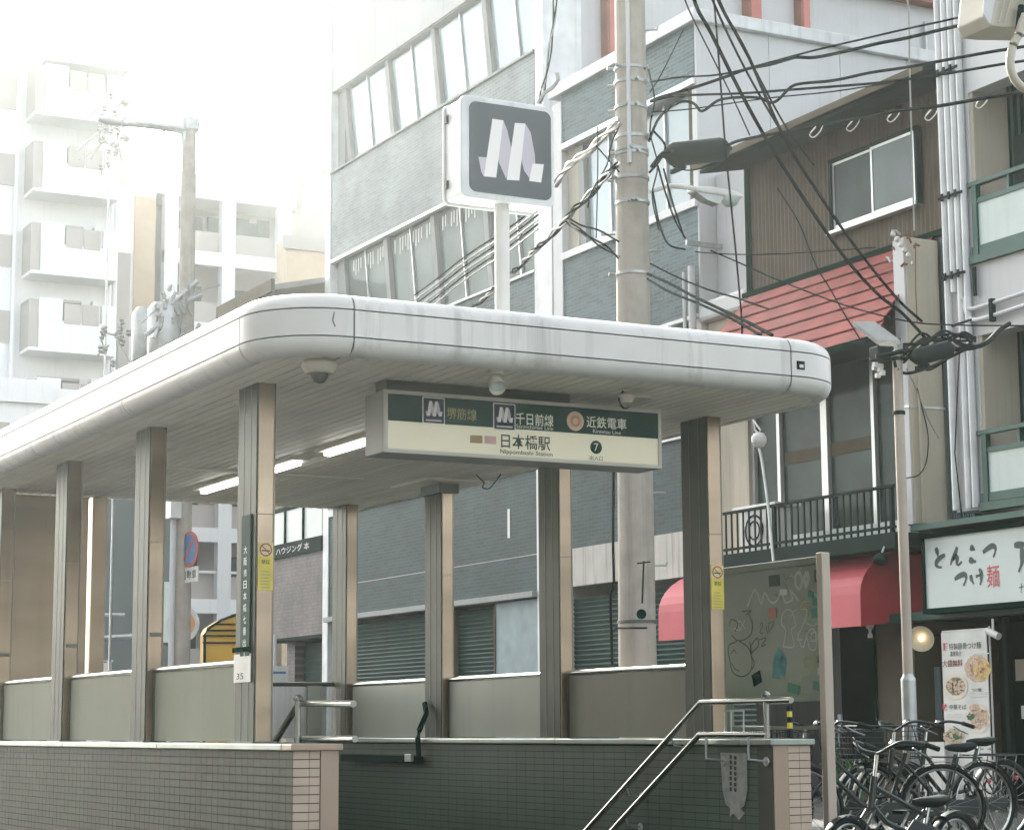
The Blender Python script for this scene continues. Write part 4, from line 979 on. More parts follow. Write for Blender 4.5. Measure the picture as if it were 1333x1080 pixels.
for (zt2, zb2) in ((zr1, zp0), (zr2, zq0)):
    bal = obj('balcony_front', MB().box(TX-.05, TX+.03, 14, py1+.02, zt2-.05, zt2), 'mgreen', tw)
    obj('bottom_beam', B(TX-.06, TX+.05, 14, py1+.02, zb2, zb2+.09), 'mgreen', bal)
    obj('lower_rail', B(TX-.03, TX+.02, 14, py1, zb2+.1, zb2+.2), 'mgreen', bal)
    obj('end_post', B(TX-.04, TX+.03, py1-.12, py1-.04, zb2+.09, zt2-.05), 'mgreen', bal)
    obj('upper_inner_rail', B(TX-.03, TX+.0, 14, py1-.12, zt2-.26, zt2-.2), 'mgreen', bal)
    obj('infill_panel', B(TX-.015, TX+.0, 14, py1-.125, zb2+.2, zt2-.26), 'lightgrey', bal)
    for k in range(1, 3): obj('rail_post', B(TX-.03, TX+.02, py1-.12-k*.55, py1-.08-k*.55, zt2-.2, zt2-.05), 'mgreen', bal)
wb = obj('upper_window', B(TX-.04, TX+.02, 14, U(1256, 15, 'X', TX).y, z_bt+.001, z_bt+.07), 'mgreen', tw)
obj('window_jamb', B(TX-.04, TX+.02, U(1261, 15, 'X', TX).y, U(1256, 15, 'X', TX).y, z_bt+.07, z_bt+1.4), 'mgreen', wb)
obj('pane', B(TX+.0, TX+.01, 14, U(1261, 15, 'X', TX).y, z_bt+.07, z_bt+1.4), 'win_sky', wb)
# pale conduits on the floor band
for dz in (0, .14):
    pts_ = [U(1250, 372, 'X', TX-.06), U(1252, 392, 'X', TX-.06), U(1262, 402, 'X', TX-.06), U(1290, 395, 'X', TX-.06), U(1333, 381, 'X', TX-.06), U(1400, 360, 'X', TX-.06)]
    obj('conduit', MB().tube(smooth_pts([p+Vector((0, -dz*.5, -dz)) for p in pts_], 3), .026, 8), 'panelw', tw, smooth=True)
for px_ in (1291, ):
    q = U(px_, 400, 'X', TX-.08); obj('conduit_saddle', B(TX-.1, TX-.04, q.y-.02, q.y+.03, q.z-.16, q.z+.1), 'slate', tw)
obj('bracket_bar', B(TX-.06, TX-.03, U(1274, 360, 'X', TX).y, U(1271, 360, 'X', TX).y, U(1272, 386, 'X', TX).z, U(1272, 348, 'X', TX).z), 'slate', tw)
obj('thin_wire', MB().tube([U(1250, 440, 'X', TX-.1), U(1246, 520, 'X', TX-.1), U(1243, 590, 'X', TX-.1), U(1252, 672, 'X', TX-.1)], .008, 5), 'cable', tw)

# ------------------------------------------------------------------ noodle shop front
ns = empty('noodle_shop', (XF, 18.5, 0), 'dark fronted noodle shop with a white brush-lettered sign box above the door', 'shop')
SXs = 15.55
y0s = U(1204, 745, 'X', SXs).y
zt3, zb3 = U(1204, 701, 'X', SXs).z, U(1208, 792, 'X', SXs).z
sb = obj('sign_box', B(SXs+.012, SXs+.35, 14.0, y0s+.0, zb3, zt3), 'sign_w', ns)
obj('top_edge', B(SXs-.03, SXs+.4, 14, y0s+.05, zt3+.001, zt3+.05), 'dgreen', sb)
obj('eave_board', B(SXs-.12, SXs+.4, 14, y0s+.08, zt3+.09, zt3+.16), 'mgreen', sb)
obj('bottom_edge', B(SXs-.02, SXs+.36, 14, y0s+.04, zb3-.06, zb3-.001), 'dgreen', sb)
obj('left_edge', B(SXs-.01, SXs+.36, y0s+.001, y0s+.04, zb3, zt3), 'dgreen', sb)
def brush(strokes, ox, oy, s_, wd, m_, name='brush_letter'):
    mb = MB()
    for st_ in strokes:
        P = smooth_pts([U(ox+x*s_, oy+y*s_, 'X', SXs+.009) for x, y in st_], 6); n = len(P)
        L_, R_ = [], []
        for i, p in enumerate(P):
            t = ((P[i+1] if i+1 < n else p) - (P[i-1] if i else p)).normalized(); k = i/(n-1)
            ww = wd*(.55+.75*math.sin(math.pi*min(1, k*1.1+.12)))*.5
            q = t.cross(Vector((-1, 0, 0))).normalized()*ww; L_.append(p+q); R_.append(p-q)
        o = len(mb.v); mb.add(L_+R_, [(i, i+1, n+i+1, n+i) for i in range(n-1)])
    return obj(name, mb, m_, sb)
# strokes in photo pixels inside the crop (1113,700) at 5.4x
k_ = 1/5.4
brush([[(568, 68), (578, 100), (585, 135)], [(632, 118), (600, 138), (575, 165), (572, 190), (590, 205), (610, 205)]], 1113, 700, k_, .05, 'ink')
brush([[(718, 62), (705, 105), (680, 160), (672, 190)], [(680, 160), (705, 130), (718, 140), (716, 175), (728, 188), (750, 165)]], 1113, 700, k_, .046, 'ink')
brush([[(808, 66), (825, 72), (842, 84)], [(802, 148), (822, 160), (850, 166)]], 1113, 700, k_, .058, 'ink')
brush([[(898, 102), (930, 75), (965, 55), (985, 66), (985, 95), (972, 135)]], 1113, 700, k_, .05, 'ink')
brush([[(700, 290), (730, 268), (765, 255), (780, 268), (778, 295), (762, 335)]], 1113, 700, k_, .05, 'ink')
brush([[(812, 258), (818, 290), (835, 322)], [(848, 270), (885, 258)], [(872, 215), (888, 250), (886, 300), (878, 330)]], 1113, 700, k_, .043, 'ink')
cc = U(1113+970*k_, 700+268*k_, 'X', SXs+.009)
obj('red_letter', text_mb('麺', .2, cc, YM, ZP, fit=(.21, .25), bold=.006), 'ink_r', sb)
brush([[(1118, 52), (1150, 48), (1185, 44), (1215, 40)], [(1172, 60), (1175, 120), (1172, 175), (1150, 240)], [(1215, 40), (1212, 90), (1210, 150)]], 1113, 700, k_, .06, 'ink')
brush([[(1150, 350), (1180, 340)], [(1170, 320), (1168, 385)], [(1175, 345), (1186, 340)]], 1113, 700, k_, .014, 'ink')
# beam, dark front, door
zb4 = U(1190, 806, 'X', 15.75).z
obj('beam', B(15.75, 15.95, 14, 20.4, zb4-.02, zb4+.09), 'mgreen', ns, bevel=.008)
obj('soffit_board', B(15.96, 17.5, 14, 20.05, zb4+.0, zb4+.03), 'dgreen', ns)
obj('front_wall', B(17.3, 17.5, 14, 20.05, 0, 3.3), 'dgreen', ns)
obj('side_wall', B(16.0, 17.3, 19.95, 20.05, 0, zb4-.001), 'ply_b', ns)
for px_, m_ in ((1213, 'slate'), (1312, 'slate'), (1206, 'ply_b')):
    q = U(px_, 900, 'X', 16.4); obj('door_post', B(16.38, 16.45, q.y-.035, q.y+.035, 0, zb4), m_, ns)
for (l, t, r_, b_, m_) in ((1213, 868, 1226, 943, 'ply'), (1322, 858, 1345, 885, 'tan'), (1330, 918, 1345, 935, 'lightgrey')):
    a_, d_ = U(l, t, 'X', 16.3), U(r_, b_, 'X', 16.3); obj('wall_poster', B(16.29, 16.31, d_.y, a_.y, d_.z, a_.z), m_, ns)
# banner with dishes
XB_ = 15.6
a_, d_ = U(1225, 823, 'X', XB_), U(1292, 1030, 'X', XB_)
bn = empty('menu_banner', ((XB_), (a_.y+d_.y)/2, 0), 'tall white menu banner with pictures of noodle bowls at the shop door', 'banner')
obj('cloth', B(XB_, XB_+.01, d_.y, a_.y, .12, a_.z), 'plastic', bn)
obj('pole', MB().tube([(XB_+.03, d_.y-.02, 0), (XB_+.03, d_.y-.02, a_.z+.04)], .012), 'plastic', bn)
obj('top_bar', MB().tube([(XB_+.02, d_.y-.02, a_.z+.01), (XB_+.02, a_.y, a_.z+.01)], .01), 'plastic', bn)
def BN(x, y): return U(1210+x/7.2, 810+y/7.2, 'X', XB_-.003)
def disc(cx, cy, rx, ry, m_, dep, name='dish_print', wob=.05, n=20):
    P = []
    for i in range(n):
        t = 2*math.pi*i/n; k = 1+random.uniform(-wob, wob); q = BN(cx+rx*math.cos(t)*k, cy+ry*math.sin(t)*k); q.x = XB_-dep; P.append(q)
    obj(name, MB().poly(P), m_, bn)
disc(450, 430, 120, 130, 'noodle2', .002); disc(495, 440, 85, 100, 'noodle', .003, wob=.12); disc(430, 350, 60, 50, 'noodle2', .0035, wob=.2)
disc(245, 600, 115, 125, 'bowl', .004, wob=.02); disc(245, 595, 88, 85, 'meat', .005, wob=.06); disc(270, 600, 60, 70, 'noodle2', .006, wob=.15); disc(195, 590, 30, 55, 'noodle2', .006, wob=.2)
disc(460, 900, 110, 140, 'bowl', .002, wob=.08); disc(460, 890, 85, 105, 'noodle2', .003, wob=.15); disc(420, 820, 50, 70, 'noodle2', .0035, wob=.2); disc(385, 880, 36, 32, 'leaf', .005, wob=.3)
disc(230, 1060, 105, 70, 'noodle2', .004, wob=.15); disc(260, 1060, 40, 30, 'leaf', .005, wob=.3); disc(180, 1050, 40, 30, 'meat', .005, wob=.3)
random.seed(31)
for (cx, cy, rx, ry, cols) in ((470, 420, 95, 105, ('noodle', 'noodle2', 'meat')), (245, 595, 80, 78, ('meat', 'noodle2', 'leaf')), (455, 890, 85, 105, ('bowl', 'noodle2', 'meat')), (230, 1055, 90, 55, ('noodle2', 'leaf', 'bowl'))):
    for m_ in cols:
        bl_ = MB()
        for q in range(9):
            a1 = random.uniform(0, 6.28); rr_ = math.sqrt(random.random()); c1 = (cx+rx*rr_*math.cos(a1), cy+ry*rr_*math.sin(a1)); an = random.uniform(0, 3.14); l1, l2 = random.uniform(10, 26), random.uniform(3, 8); P_ = []
            for t in range(8):
                tt = t*math.pi/4; x_, y_ = l1*math.cos(tt), l2*math.sin(tt); p = BN(c1[0]+x_*math.cos(an)-y_*math.sin(an), c1[1]+x_*math.sin(an)+y_*math.cos(an)); p.x = XB_-.0075-.0003*(q % 4)-.0012*cols.index(m_); P_.append(p)
            bl_.poly(P_)
        obj('dish_detail', bl_, m_, bn, kind='stuff')
def btxt(body, cx, cy, wpx, m_, h=None, b=.006):
    c = BN(cx, cy); l = BN(cx-wpx/2, cy); r_ = BN(cx+wpx/2, cy); c.x = XB_-.004
    obj('print', text_mb(body, .1, c, YM, ZP, fit=(abs(r_.y-l.y), h), bold=b), m_, bn)
btxt('麺', 148, 225, 44, 'ink_r', .09, .03); btxt('特製豚骨つけ麺', 330, 218, 300, 'txt_k', .075); btxt('濃厚魚介', 245, 290, 110, 'txt_k', .06); btxt('大盛無料', 215, 380, 190, 'redbrn', .08, .02)
btxt('味', 145, 790, 44, 'ink_r', .08, .03); btxt('中華そば', 265, 790, 160, 'txt_k', .06); btxt('つけ麺', 440, 630, 90, 'txt_k', .04)
lm = MB()
for (x0_, x1_, yy) in ((420, 560, 288), (360, 560, 655), (360, 540, 672), (380, 540, 690), (130, 300, 860), (130, 300, 882)):
    p, q = BN(x0_, yy), BN(x1_, yy+3); lm.box(XB_-.0035, XB_-.001, q.y, p.y, q.z, p.z)
obj('fine_print', lm, 'galv', bn, kind='stuff')
# second lower sign board behind the bicycles
a_, d_ = U(1196, 965, 'X', 15.5), U(1222, 985, 'X', 15.5)
pbd = empty('price_board', (15.5, (a_.y+d_.y)/2, 0), 'small white board half hidden behind the bicycle saddles', 'board')
obj('panel', B(15.5, 15.52, d_.y-.1, a_.y, .2, a_.z), 'plastic', pbd)
obj('stand', B(15.52, 15.54, d_.y, a_.y-.05, 0, .2), 'galv', pbd)
# lamps
q = U(1199, 831, 'X', 15.6)
sl = empty('wall_lamp', q, 'round dish wall lamp glowing warm at the left of the noodle shop front', 'lamp')
dv = Vector((-.85, -.75, -.35)).normalized()
obj('dish', MB().lathe(q-dv*.06, dv, [(.03, 0), (.09, .02), (.15, .06), (.155, .065), (.145, .062), (.08, .03)], 24), 'plastic_y', sl, smooth=True)
obj('bulb', MB().lathe(q-dv*.04, dv, [(.015, 0), (.03, .03), (.03, .05), (.012, .07)], 14), 'lamp_warm', sl, smooth=True)
obj('arm', MB().tube([q-dv*.05, q+Vector((.35, .1, .05))], .015), 'slate', sl)
q = U(1132, 806, 'X', 15.6)
cc_ = empty('street_camera', q, 'small white camera hanging at the left end of the shop beam', 'camera')
obj('mount', B(q.x-.05, q.x+.05, q.y-.06, q.y+.06, q.z-.02, q.z+.05), 'plastic', cc_, bevel=.008)
obj('body', MB().lathe(q+Vector((0, 0, -.02)), (0, 0, -1), [(.05, 0), (.045, .08), (.02, .1), (.015, .14), (.03, .16), (.03, .2)], 12), 'plastic', cc_, smooth=True)
q = U(1293, 825, 'X', 15.55)
c2_ = empty('sign_spotlight', q, 'short white spotlight over the top right corner of the menu banner', 'spotlight')
obj('body', MB().tube([q+Vector((0, .09, .04)), q+Vector((0, -.09, -.03))], .04, 12), 'plastic', c2_, smooth=True)
obj('stem', MB().tube([q, q+Vector((0, .0, .17))], .014), 'plastic', c2_)

# ================================================================== poles
# big concrete pole
PX, PY = 10.9, 17.95
pl = empty('utility_pole', (PX, PY, 0), 'thick concrete utility pole with steel bands rising behind the canopy roof', 'pole')
obj('shaft', MB().tube([(PX, PY, 0), (PX, PY, 2.02)], .197, 24, r2=.19), 'concrete_w', pl, smooth=True)
obj('shaft', MB().tube([(PX, PY, 2.02), (PX+.03, PY-.02, 11.5)], .188, 24, r2=.145), 'concrete', pl, smooth=True)
for yy in (88, 106, 139, 178, 195, 200, 232, 264, 357):
    z = U(824, yy, 'X', PX).z; r0 = .188-(.043)*(z-2)/9.5
    obj('steel_band', MB().lathe((PX+.015, PY-.01, z-.02), (0, 0, 1), [(r0+.004, 0), (r0+.012, .005), (r0+.012, .035), (r0+.004, .04)], 24), 'galv', pl, smooth=True)
    random.seed(int(yy))
    for k in range(3):
        an = random.uniform(2.2, 5.6); cx, cy_ = PX+math.cos(an)*(r0+.03), PY+math.sin(an)*(r0+.03)
        obj('band_bolt', MB().tube([(PX+math.cos(an)*r0, PY+math.sin(an)*r0, z), (PX+math.cos(an)*(r0+.07), PY+math.sin(an)*(r0+.07), z)], .018, 6), 'galv', pl)
for yy, sd_ in ((30, 1), (322, 1), (388, 1), (310, -1), (640, 1), (735, 1)):
    z = U(838 if sd_ > 0 else 806, yy, 'X', PX).z
    a1 = (PX+.12*sd_, PY-.12*sd_, z)
    obj('climbing_step', MB().tube([a1, (PX+.24*sd_, PY-.2*sd_, z), (PX+.24*sd_, PY-.2*sd_, z+.03)], .011, 6), 'galv', pl)
obj('riser_conduit', MB().tube([(PX-.09, PY-.15, 9.5), (PX-.1, PY-.155, 6.7)], .022, 8), 'panelw', pl, smooth=True)
q = U(836, 720, 'X', PX-.15); obj('hook_rod', MB().tube([U(838, 730, 'X', PX-.17), U(836, 785, 'X', PX-.17)], .009, 6).tube([U(830, 733, 'X', PX-.17), U(846, 731, 'X', PX-.17)], .009, 6), 'slate', pl)
q = U(835, 799, 'X', PX-.18); obj('maker_plate', MB().lathe(q, (-.6, -.8, 0), [(.05, 0), (.05, .006)], 12), 'dgreen', pl)
obj('side_cable', MB().tube(smooth_pts([U(799, 600, 'X', PX-.1), U(798, 700, 'X', PX-.1), U(799, 760, 'X', PX-.1), U(795, 780, 'X', PX-.1), U(797, 865, 'X', PX-.1)]), .014, 6), 'cable', pl)
obj('wrap_band', MB().lathe((PX, PY, 1.98), (0, 0, 1), [(.19, 0), (.199, .004), (.199, .03), (.19, .034)], 24), 'steel_edge', pl, smooth=True)
q = U(803, 818, 'X', PX-.19); obj('tie_cable', MB().tube([U(801, 817, 'X', PX-.21), U(822, 817, 'X', PX-.27), U(842, 817, 'X', PX-.2)], .012, 6), 'slate', pl)
# street light on the pole
lt = empty('street_light', U(862, 245, 'X', PX), 'flat white street light on a short arm right of the utility pole', 'street light')
A_, B_, C_ = U(846, 250, 'X', PX-.1), U(866, 243, 'Y', 17.4), U(905, 246, 'Y', 17.2)
D_ = U(970, 254, 'Y', 17.0)
obj('arm', MB().tube(smooth_pts([A_, B_, U(885, 243, 'Y', 17.3), C_]), .026, 8), 'plastic', lt, smooth=True)
hd = MB(); ax_ = (D_-C_)
obj('head', MB().prism([C_+Vector((0, 0, .03)), C_+ax_*.35+Vector((0, 0, .05)), C_+ax_*.8+Vector((0, 0, .04)), D_+Vector((0, 0, -.0)), C_+ax_*.95+Vector((0, 0, -.035)), C_+ax_*.4+Vector((0, 0, -.03)), C_+Vector((0, 0, -.02))], (.0, .17, 0)), 'plastic', lt, bevel=.02)
obj('reflector', MB().prism([C_+ax_*.05+Vector((0, .02, -.025)), C_+ax_*.25+Vector((0, .02, -.09)), C_+ax_*.5+Vector((0, .02, -.12)), C_+ax_*.62+Vector((0, .02, -.035))], (0, .13, 0)), 'galv', lt)
obj('glass_bowl', MB().lathe(C_+ax_*.78+Vector((0, .08, -.02)), (0, 0, -1), [(.1, 0), (.095, .04), (.06, .085), (.02, .1)], 16), 'lightgrey', lt, smooth=True)
# black splice case hanging on the cable
def splice(l, r_, Y, rad, lab):
    a_, b_ = U(*l, 'Y', Y), U(*r_, 'Y', Y); d_ = (b_-a_).normalized(); L_ = (b_-a_).length
    s_ = empty('splice_case', (a_+b_)/2, lab, 'cable box')
    obj('case', MB().lathe(a_, d_, [(.02, 0), (.04, L_*.06), (rad*.75, L_*.1), (rad, L_*.16), (rad, L_*.84), (rad*.8, L_*.9), (.04, L_*.94), (.02, L_)], 14), 'black', s_, smooth=True)
    obj('clamp_ridge', B(a_.x+L_*.2, a_.x+L_*.2+.03, a_.y-rad-.01, a_.y+rad, min(a_.z, b_.z)-rad-.015, min(a_.z, b_.z)-rad+.03), 'slate', s_)
    obj('hanging_wire', MB().tube(smooth_pts([a_+d_*L_*.15+Vector((0, 0, -rad)), a_+d_*L_*.4+Vector((0, 0, -rad-.06)), a_+d_*L_*.8+Vector((0, 0, -rad-.02))]), .008, 5), 'cable', s_)
splice((862, 203), (952, 193), 17.3, .125, 'fat black cable splice case hanging just above the street light')
splice((1186, 467), (1242, 452), 13.5, .075, 'black splice case on the cables behind the slim steel pole top')

# slim steel pole with floodlight
P2 = U(1182, 900, 'X', 10.9); px2, py2 = 10.9, 13.68
sp = empty('steel_pole', (px2, py2, 0), 'slim two-part steel pole in front of the noodle shop', 'pole')
obj('lower_shaft', MB().tube([(px2, py2, 0), (px2, py2, 1.31)], .062, 18), 'galv', sp, smooth=True)
obj('collar', MB().lathe((px2, py2, 1.31), (0, 0, 1), [(.062, 0), (.062, .02), (.045, .045), (.044, .06)], 18), 'galv', sp, smooth=True)
obj('upper_shaft', MB().tube([(px2, py2, 1.34), (px2, py2, 4.0)], .042, 16), 'concrete_w', sp, smooth=True)
for z in (3.52, 3.98): obj('band', MB().lathe((px2, py2, z), (0, 0, 1), [(.044, 0), (.052, .004), (.052, .03), (.044, .034)], 14), 'slate', sp, smooth=True)
obj('end_cap', MB().lathe((px2, py2, 4.0), (0, 0, 1), [(.05, 0), (.05, .05), (.03, .07)], 14), 'galv', sp, smooth=True)
a_, b_ = U(1124, 426, 'Y', 13.9), U(1155, 449, 'Y', 13.7)
fp = empty('led_floodlight', b_, 'flat grey floodlight panel angled from the top of the slim steel pole', 'floodlight')
dv = (b_-a_); nv = Vector((.25, .1, 1)).normalized()
obj('panel', MB().prism([a_+Vector((-.05, .08, .02)), a_+Vector((.06, -.08, .0)), b_+Vector((.08, -.08, -.01)), b_+Vector((-.04, .08, .01))], (0, 0, .045)), 'galv', fp, bevel=.006)
obj('arm', MB().tube([b_+Vector((.02, 0, .01)), b_+Vector((.08, 0, .02)), (px2, py2, 4.02)], .016), 'galv', fp)
obj('lens', MB().prism([a_+Vector((-.03, .06, .017)), a_+Vector((.05, -.06, -.003)), b_+Vector((.05, -.06, -.013)), b_+Vector((-.03, .06, .007))], (0, 0, -.006)), 'plastic_y', fp)

# far concrete pole with arm lamp
FX, FY = 10.9, 32.0
fp2 = empty('far_pole', (FX, FY, 0), 'hazy far concrete pole with a curved lamp arm reaching left and a transformer', 'pole')
obj('shaft', MB().tube([(FX, FY, 0), (FX, FY, 11.0)], .17, 18, r2=.115), 'concrete', fp2, smooth=True)
arm = [U(243, 190, 'Y', FY), U(240, 172, 'Y', FY), U(228, 168, 'Y', FY), U(190, 163, 'Y', FY), U(158, 161, 'Y', FY)]
obj('lamp_arm', MB().tube(smooth_pts(arm), .09, 8, r2=.05), 'galv', fp2, smooth=True)
obj('pole_cap', MB().box(FX-.15, FX+.15, FY-.12, FY+.12, 10.75, 11.0), 'galv', fp2, bevel=.05)
obj('lamp_head', MB().lathe(U(162, 160, 'Y', FY), (-1, 0, .03), [(.03, 0), (.07, .05), (.08, .3), (.04, .45)], 10), 'galv', fp2, smooth=True)
random.seed(11)
tc = obj('transformer', MB().lathe(U(213, 470, 'Y', FY), (0, 0, 1), [(.25, 0), (.27, .03), (.27, .85), (.2, .95)], 14), 'galv', fp2, smooth=True)
obj('transformer', MB().lathe(U(188, 470, 'Y', FY+1), (0, 0, 1), [(.2, 0), (.22, .03), (.22, .8), (.15, .9)], 14), 'galv', fp2, smooth=True)
for (p0, p1) in (((205, 412), (257, 366)), ((190, 436), (240, 395)), ((215, 404), (262, 384)), ((228, 380), (200, 440))):
    obj('cross_arm', MB().tube([U(*p0, 'Y', FY-.2), U(*p1, 'Y', FY-.2)], .045, 6), 'galv', fp2)
for k in range(16):
    q = U(205+random.uniform(0, 52), 375+random.uniform(0, 55), 'Y', FY-.25)
    obj('insulator', MB().lathe(q, (random.uniform(-.4, .4), 0, 1), [(.025, 0), (.04, .03), (.03, .06), (.04, .09), (.02, .12)], 8), 'cable_l', fp2, smooth=True)
for k in range(14):
    a_ = U(200+random.uniform(0, 55), 372+random.uniform(0, 60), 'Y', FY-.2); b_ = a_+Vector((random.uniform(-.5, .5), 0, random.uniform(-.5, .3)))
    obj('jumper_wire', MB().tube(smooth_pts([a_, (a_+b_)/2+Vector((0, 0, random.uniform(-.25, .2))), b_]), .014, 5), 'cable_l', fp2)
# box and signs on the far pole
q = U(240, 662, 'X', FX-.2); obj('meter_box', B(FX-.32, FX-.14, FY-.35, FY-.05, q.z-.12, q.z+.18), 'plastic', fp2, bevel=.01)
obj('white_conduit', MB().tube([(FX-.19, FY-.1, 0), (FX-.19, FY-.1, 4.3)], .05, 8), 'panelw', fp2, smooth=True)
q = U(257, 715, 'Y', FY-.3)
q.x -= .12; npk = empty('no_parking_sign', q, 'round blue and red no parking sign on the far pole', 'traffic sign')
obj('disc', MB().lathe(q, (-.97, -.15, 0), [(.29, 0), (.29, .02)], 28), 'red', npk)
nn = Vector((-.97, -.15, 0)).normalized()
obj('blue_field', MB().lathe(q+nn*.021, nn, [(.24, 0), (.24, .004)], 26), 'blue', npk)
tv = nn.cross(ZP).normalized()
obj('diagonal_bar', MB().prism([q+nn*.027+(-tv*.19+ZP*.15), q+nn*.027+(-tv*.15+ZP*.19), q+nn*.027+(tv*.19-ZP*.15), q+nn*.027+(tv*.15-ZP*.19)], nn*.003), 'red', npk)
q2 = U(257, 748, 'Y', FY-.3); q2.x -= .12
sp2 = obj('supplementary_plate', MB().prism([q2-tv*.28-ZP*.12, q2+tv*.28-ZP*.12, q2+tv*.28+ZP*.12, q2-tv*.28+ZP*.12], nn*.015), 'plastic', npk)
obj('plate_text', text_mb('自動車', .15, q2+nn*.017, -tv, ZP, fit=(.46, .15), bold=.012), 'txt_k', sp2)
q = U(239, 812, 'Y', 33.5)
mrn = empty('round_sign', q, 'small round orange and white sign edge-on left of the far pole', 'traffic sign')
obj('disc', MB().lathe(q, (-.7, -.7, 0), [(.3, 0), (.3, .02)], 20), 'plastic', mrn); obj('face', MB().lathe(q+Vector((-.02, -.02, 0)), (-.7, -.7, 0), [(.22, 0), (.22, .006)], 20), 'orange', mrn)
obj('post', MB().tube([q+Vector((0, .05, .2)), (q.x, q.y+.05, 0)], .03), 'galv', mrn)
# white plate sign low right of left column
q = U(362, 875, 'Y', 36)
wsn = empty('plate_sign', q, 'small white plate sign on a post beside the far brick wall', 'sign')
obj('plate', B(q.x-.22, q.x+.2, 36, 36.03, q.z-.2, q.z+.12), 'plastic', wsn); obj('post', MB().tube([(q.x-.05, 36.05, 0), (q.x-.05, 36.05, q.z+.7)], .04), 'panelw', wsn)
obj('writing', B(q.x-.17, q.x+.15, 35.992, 35.999, q.z-.02, q.z+.02), 'blue', wsn)

# ================================================================== far buildings
# brick-tiled house left of the office block
bq = empty('tiled_house', (XF+2, 42, 0), 'grey mosaic-tiled house with a glass balcony left of the office block', 'house')
obj('tiled_wall', B(XF, XF+.3, 39.07, 42.4, 2.86, 4.55), 'gtile', bq)
obj('wall', B(XF+1.6, 26, 39.07, 42.4, 0, 9.6), 'apt_b', bq)
obj('ground_wall', B(XF+.3, XF+1.6, 41.3, 41.75, 0, 2.86), 'gtile', bq)
obj('back_wall', B(XF+1.2, XF+1.6, 39.07, 42.4, 0, 2.86), 'apt_g', bq)
obj('lower_ledge', B(XF-.02, XF+1.2, 39.07, 42.4, 2.8, 2.859), 'slate', bq)
shm = MB()
for k in range(22): shm.add([(XF+.5, 39.1, k*.12), (XF+.5, 41.2, k*.12), (XF+.46, 41.2, k*.12+.09), (XF+.46, 39.1, k*.12+.09)], [(0, 1, 2, 3)])
obj('shutter', shm.box(XF+.51, XF+.6, 39.1, 41.2, 0, 2.75), 'shut', bq)
obj('balcony_beam', B(XF-.05, XF+.3, 39.07, 42.4, 4.551, 4.85), 'slate', bq)
for k in range(3):
    y0 = 39.2+k*1.02; obj('glass_panel', B(XF+.02, XF+.03, y0, y0+.94, 4.87, 5.55), 'lightgrey', bq)
    obj('rail_post', B(XF-.01, XF+.05, y0+.95, y0+1.01, 4.85, 5.6), 'slate', bq)
obj('top_rail', B(XF-.02, XF+.06, 39.07, 42.4, 5.56, 5.63), 'slate', bq)
obj('white_writing', text_mb('●華  ハウジング 本', .2, (XF-.052, 41.0, 4.7), YM, ZP, fit=(2.6, .15)), 'plastic', bq)
obj('eave', MB().prism([(15.2, 39.1, 9.85), (15.2, 42.4, 9.85), (18, 42.4, 10.5), (18, 39.1, 10.5)], (0, 0, .12)), 'apt_b', bq)
obj('eave_edge', B(15.12, 15.199, 39.1, 42.4, 9.82, 10.08), 'ply_b', bq)
obj('eave_soffit', B(15.4, 17.9, 39.1, 42.4, 9.5, 9.55), 'ply_b', bq)

# building with white grid facade, far end of the street
YG = 78
gd = empty('grid_apartment', (28, YG, 0), 'far beige apartment block framed by a white balcony grid', 'building')
gx = [U(p_, 400, 'Y', YG).x for p_ in (218, 293, 366)]
obj('wall', B(gx[0]-.6, gx[2]+6, YG+1.5, YG+12, 0, 22.4), 'apt_b', gd)
obj('left_flank', B(gx[0]-3.2, gx[0]-.62, YG-.2, YG+12, 0, 22.2), 'apt', gd)
obj('tan_strip', B(gx[0]-1.5, gx[0]-.65, YG-.26, YG-.21, 0, 21.9), 'apt_t', gd)
obj('roof_band', B(gx[0]-.6, gx[2]+.5, YG-.3, YG+1.5, 22.1, 23.1), 'apt', gd)
for i, x in enumerate(gx + [gx[2]+3.2, gx[2]+6]): obj('grid_post', B(x-.28, x+.28, YG-.35, YG+.1, 0, 22.1), 'apt', gd)
zs = [U(293, y_, 'Y', YG).z for y_ in (345, 385)]
for z in (19.65, 16.75, 13.85, 10.95, 8.55, 5.75, 2.9):
    obj('grid_beam', B(gx[0]-.28, gx[2]+6, YG-.34, YG-.02, z-.28, z+.28), 'apt', gd)
    for i in range(2):
        obj('balcony_wall', B(gx[i]+.28, gx[i+1]-.28, YG+.1, YG+.25, z+.28, z+1.2), 'apt_b', gd)
        obj('dark_window', B(gx[i]+.5+.3*(i), gx[i]+1.9+.3*i, YG+1.42, YG+1.49, z+.6, z+2.1), 'apt_g', gd)
for (px_, py_) in ((300, 296), (314, 298), (340, 300), (232, 288), (275, 296)):
    q = U(px_, py_, 'Y', YG+.9); obj('laundry', B(q.x-.25, q.x+.25, YG+.6, YG+.7, q.z-.35, q.z+.35), 'apt_g', gd)
obj('thin_rail', B(gx[0], gx[2]+6, YG-.2, YG-.1, 7.05, 7.15), 'apt', gd)
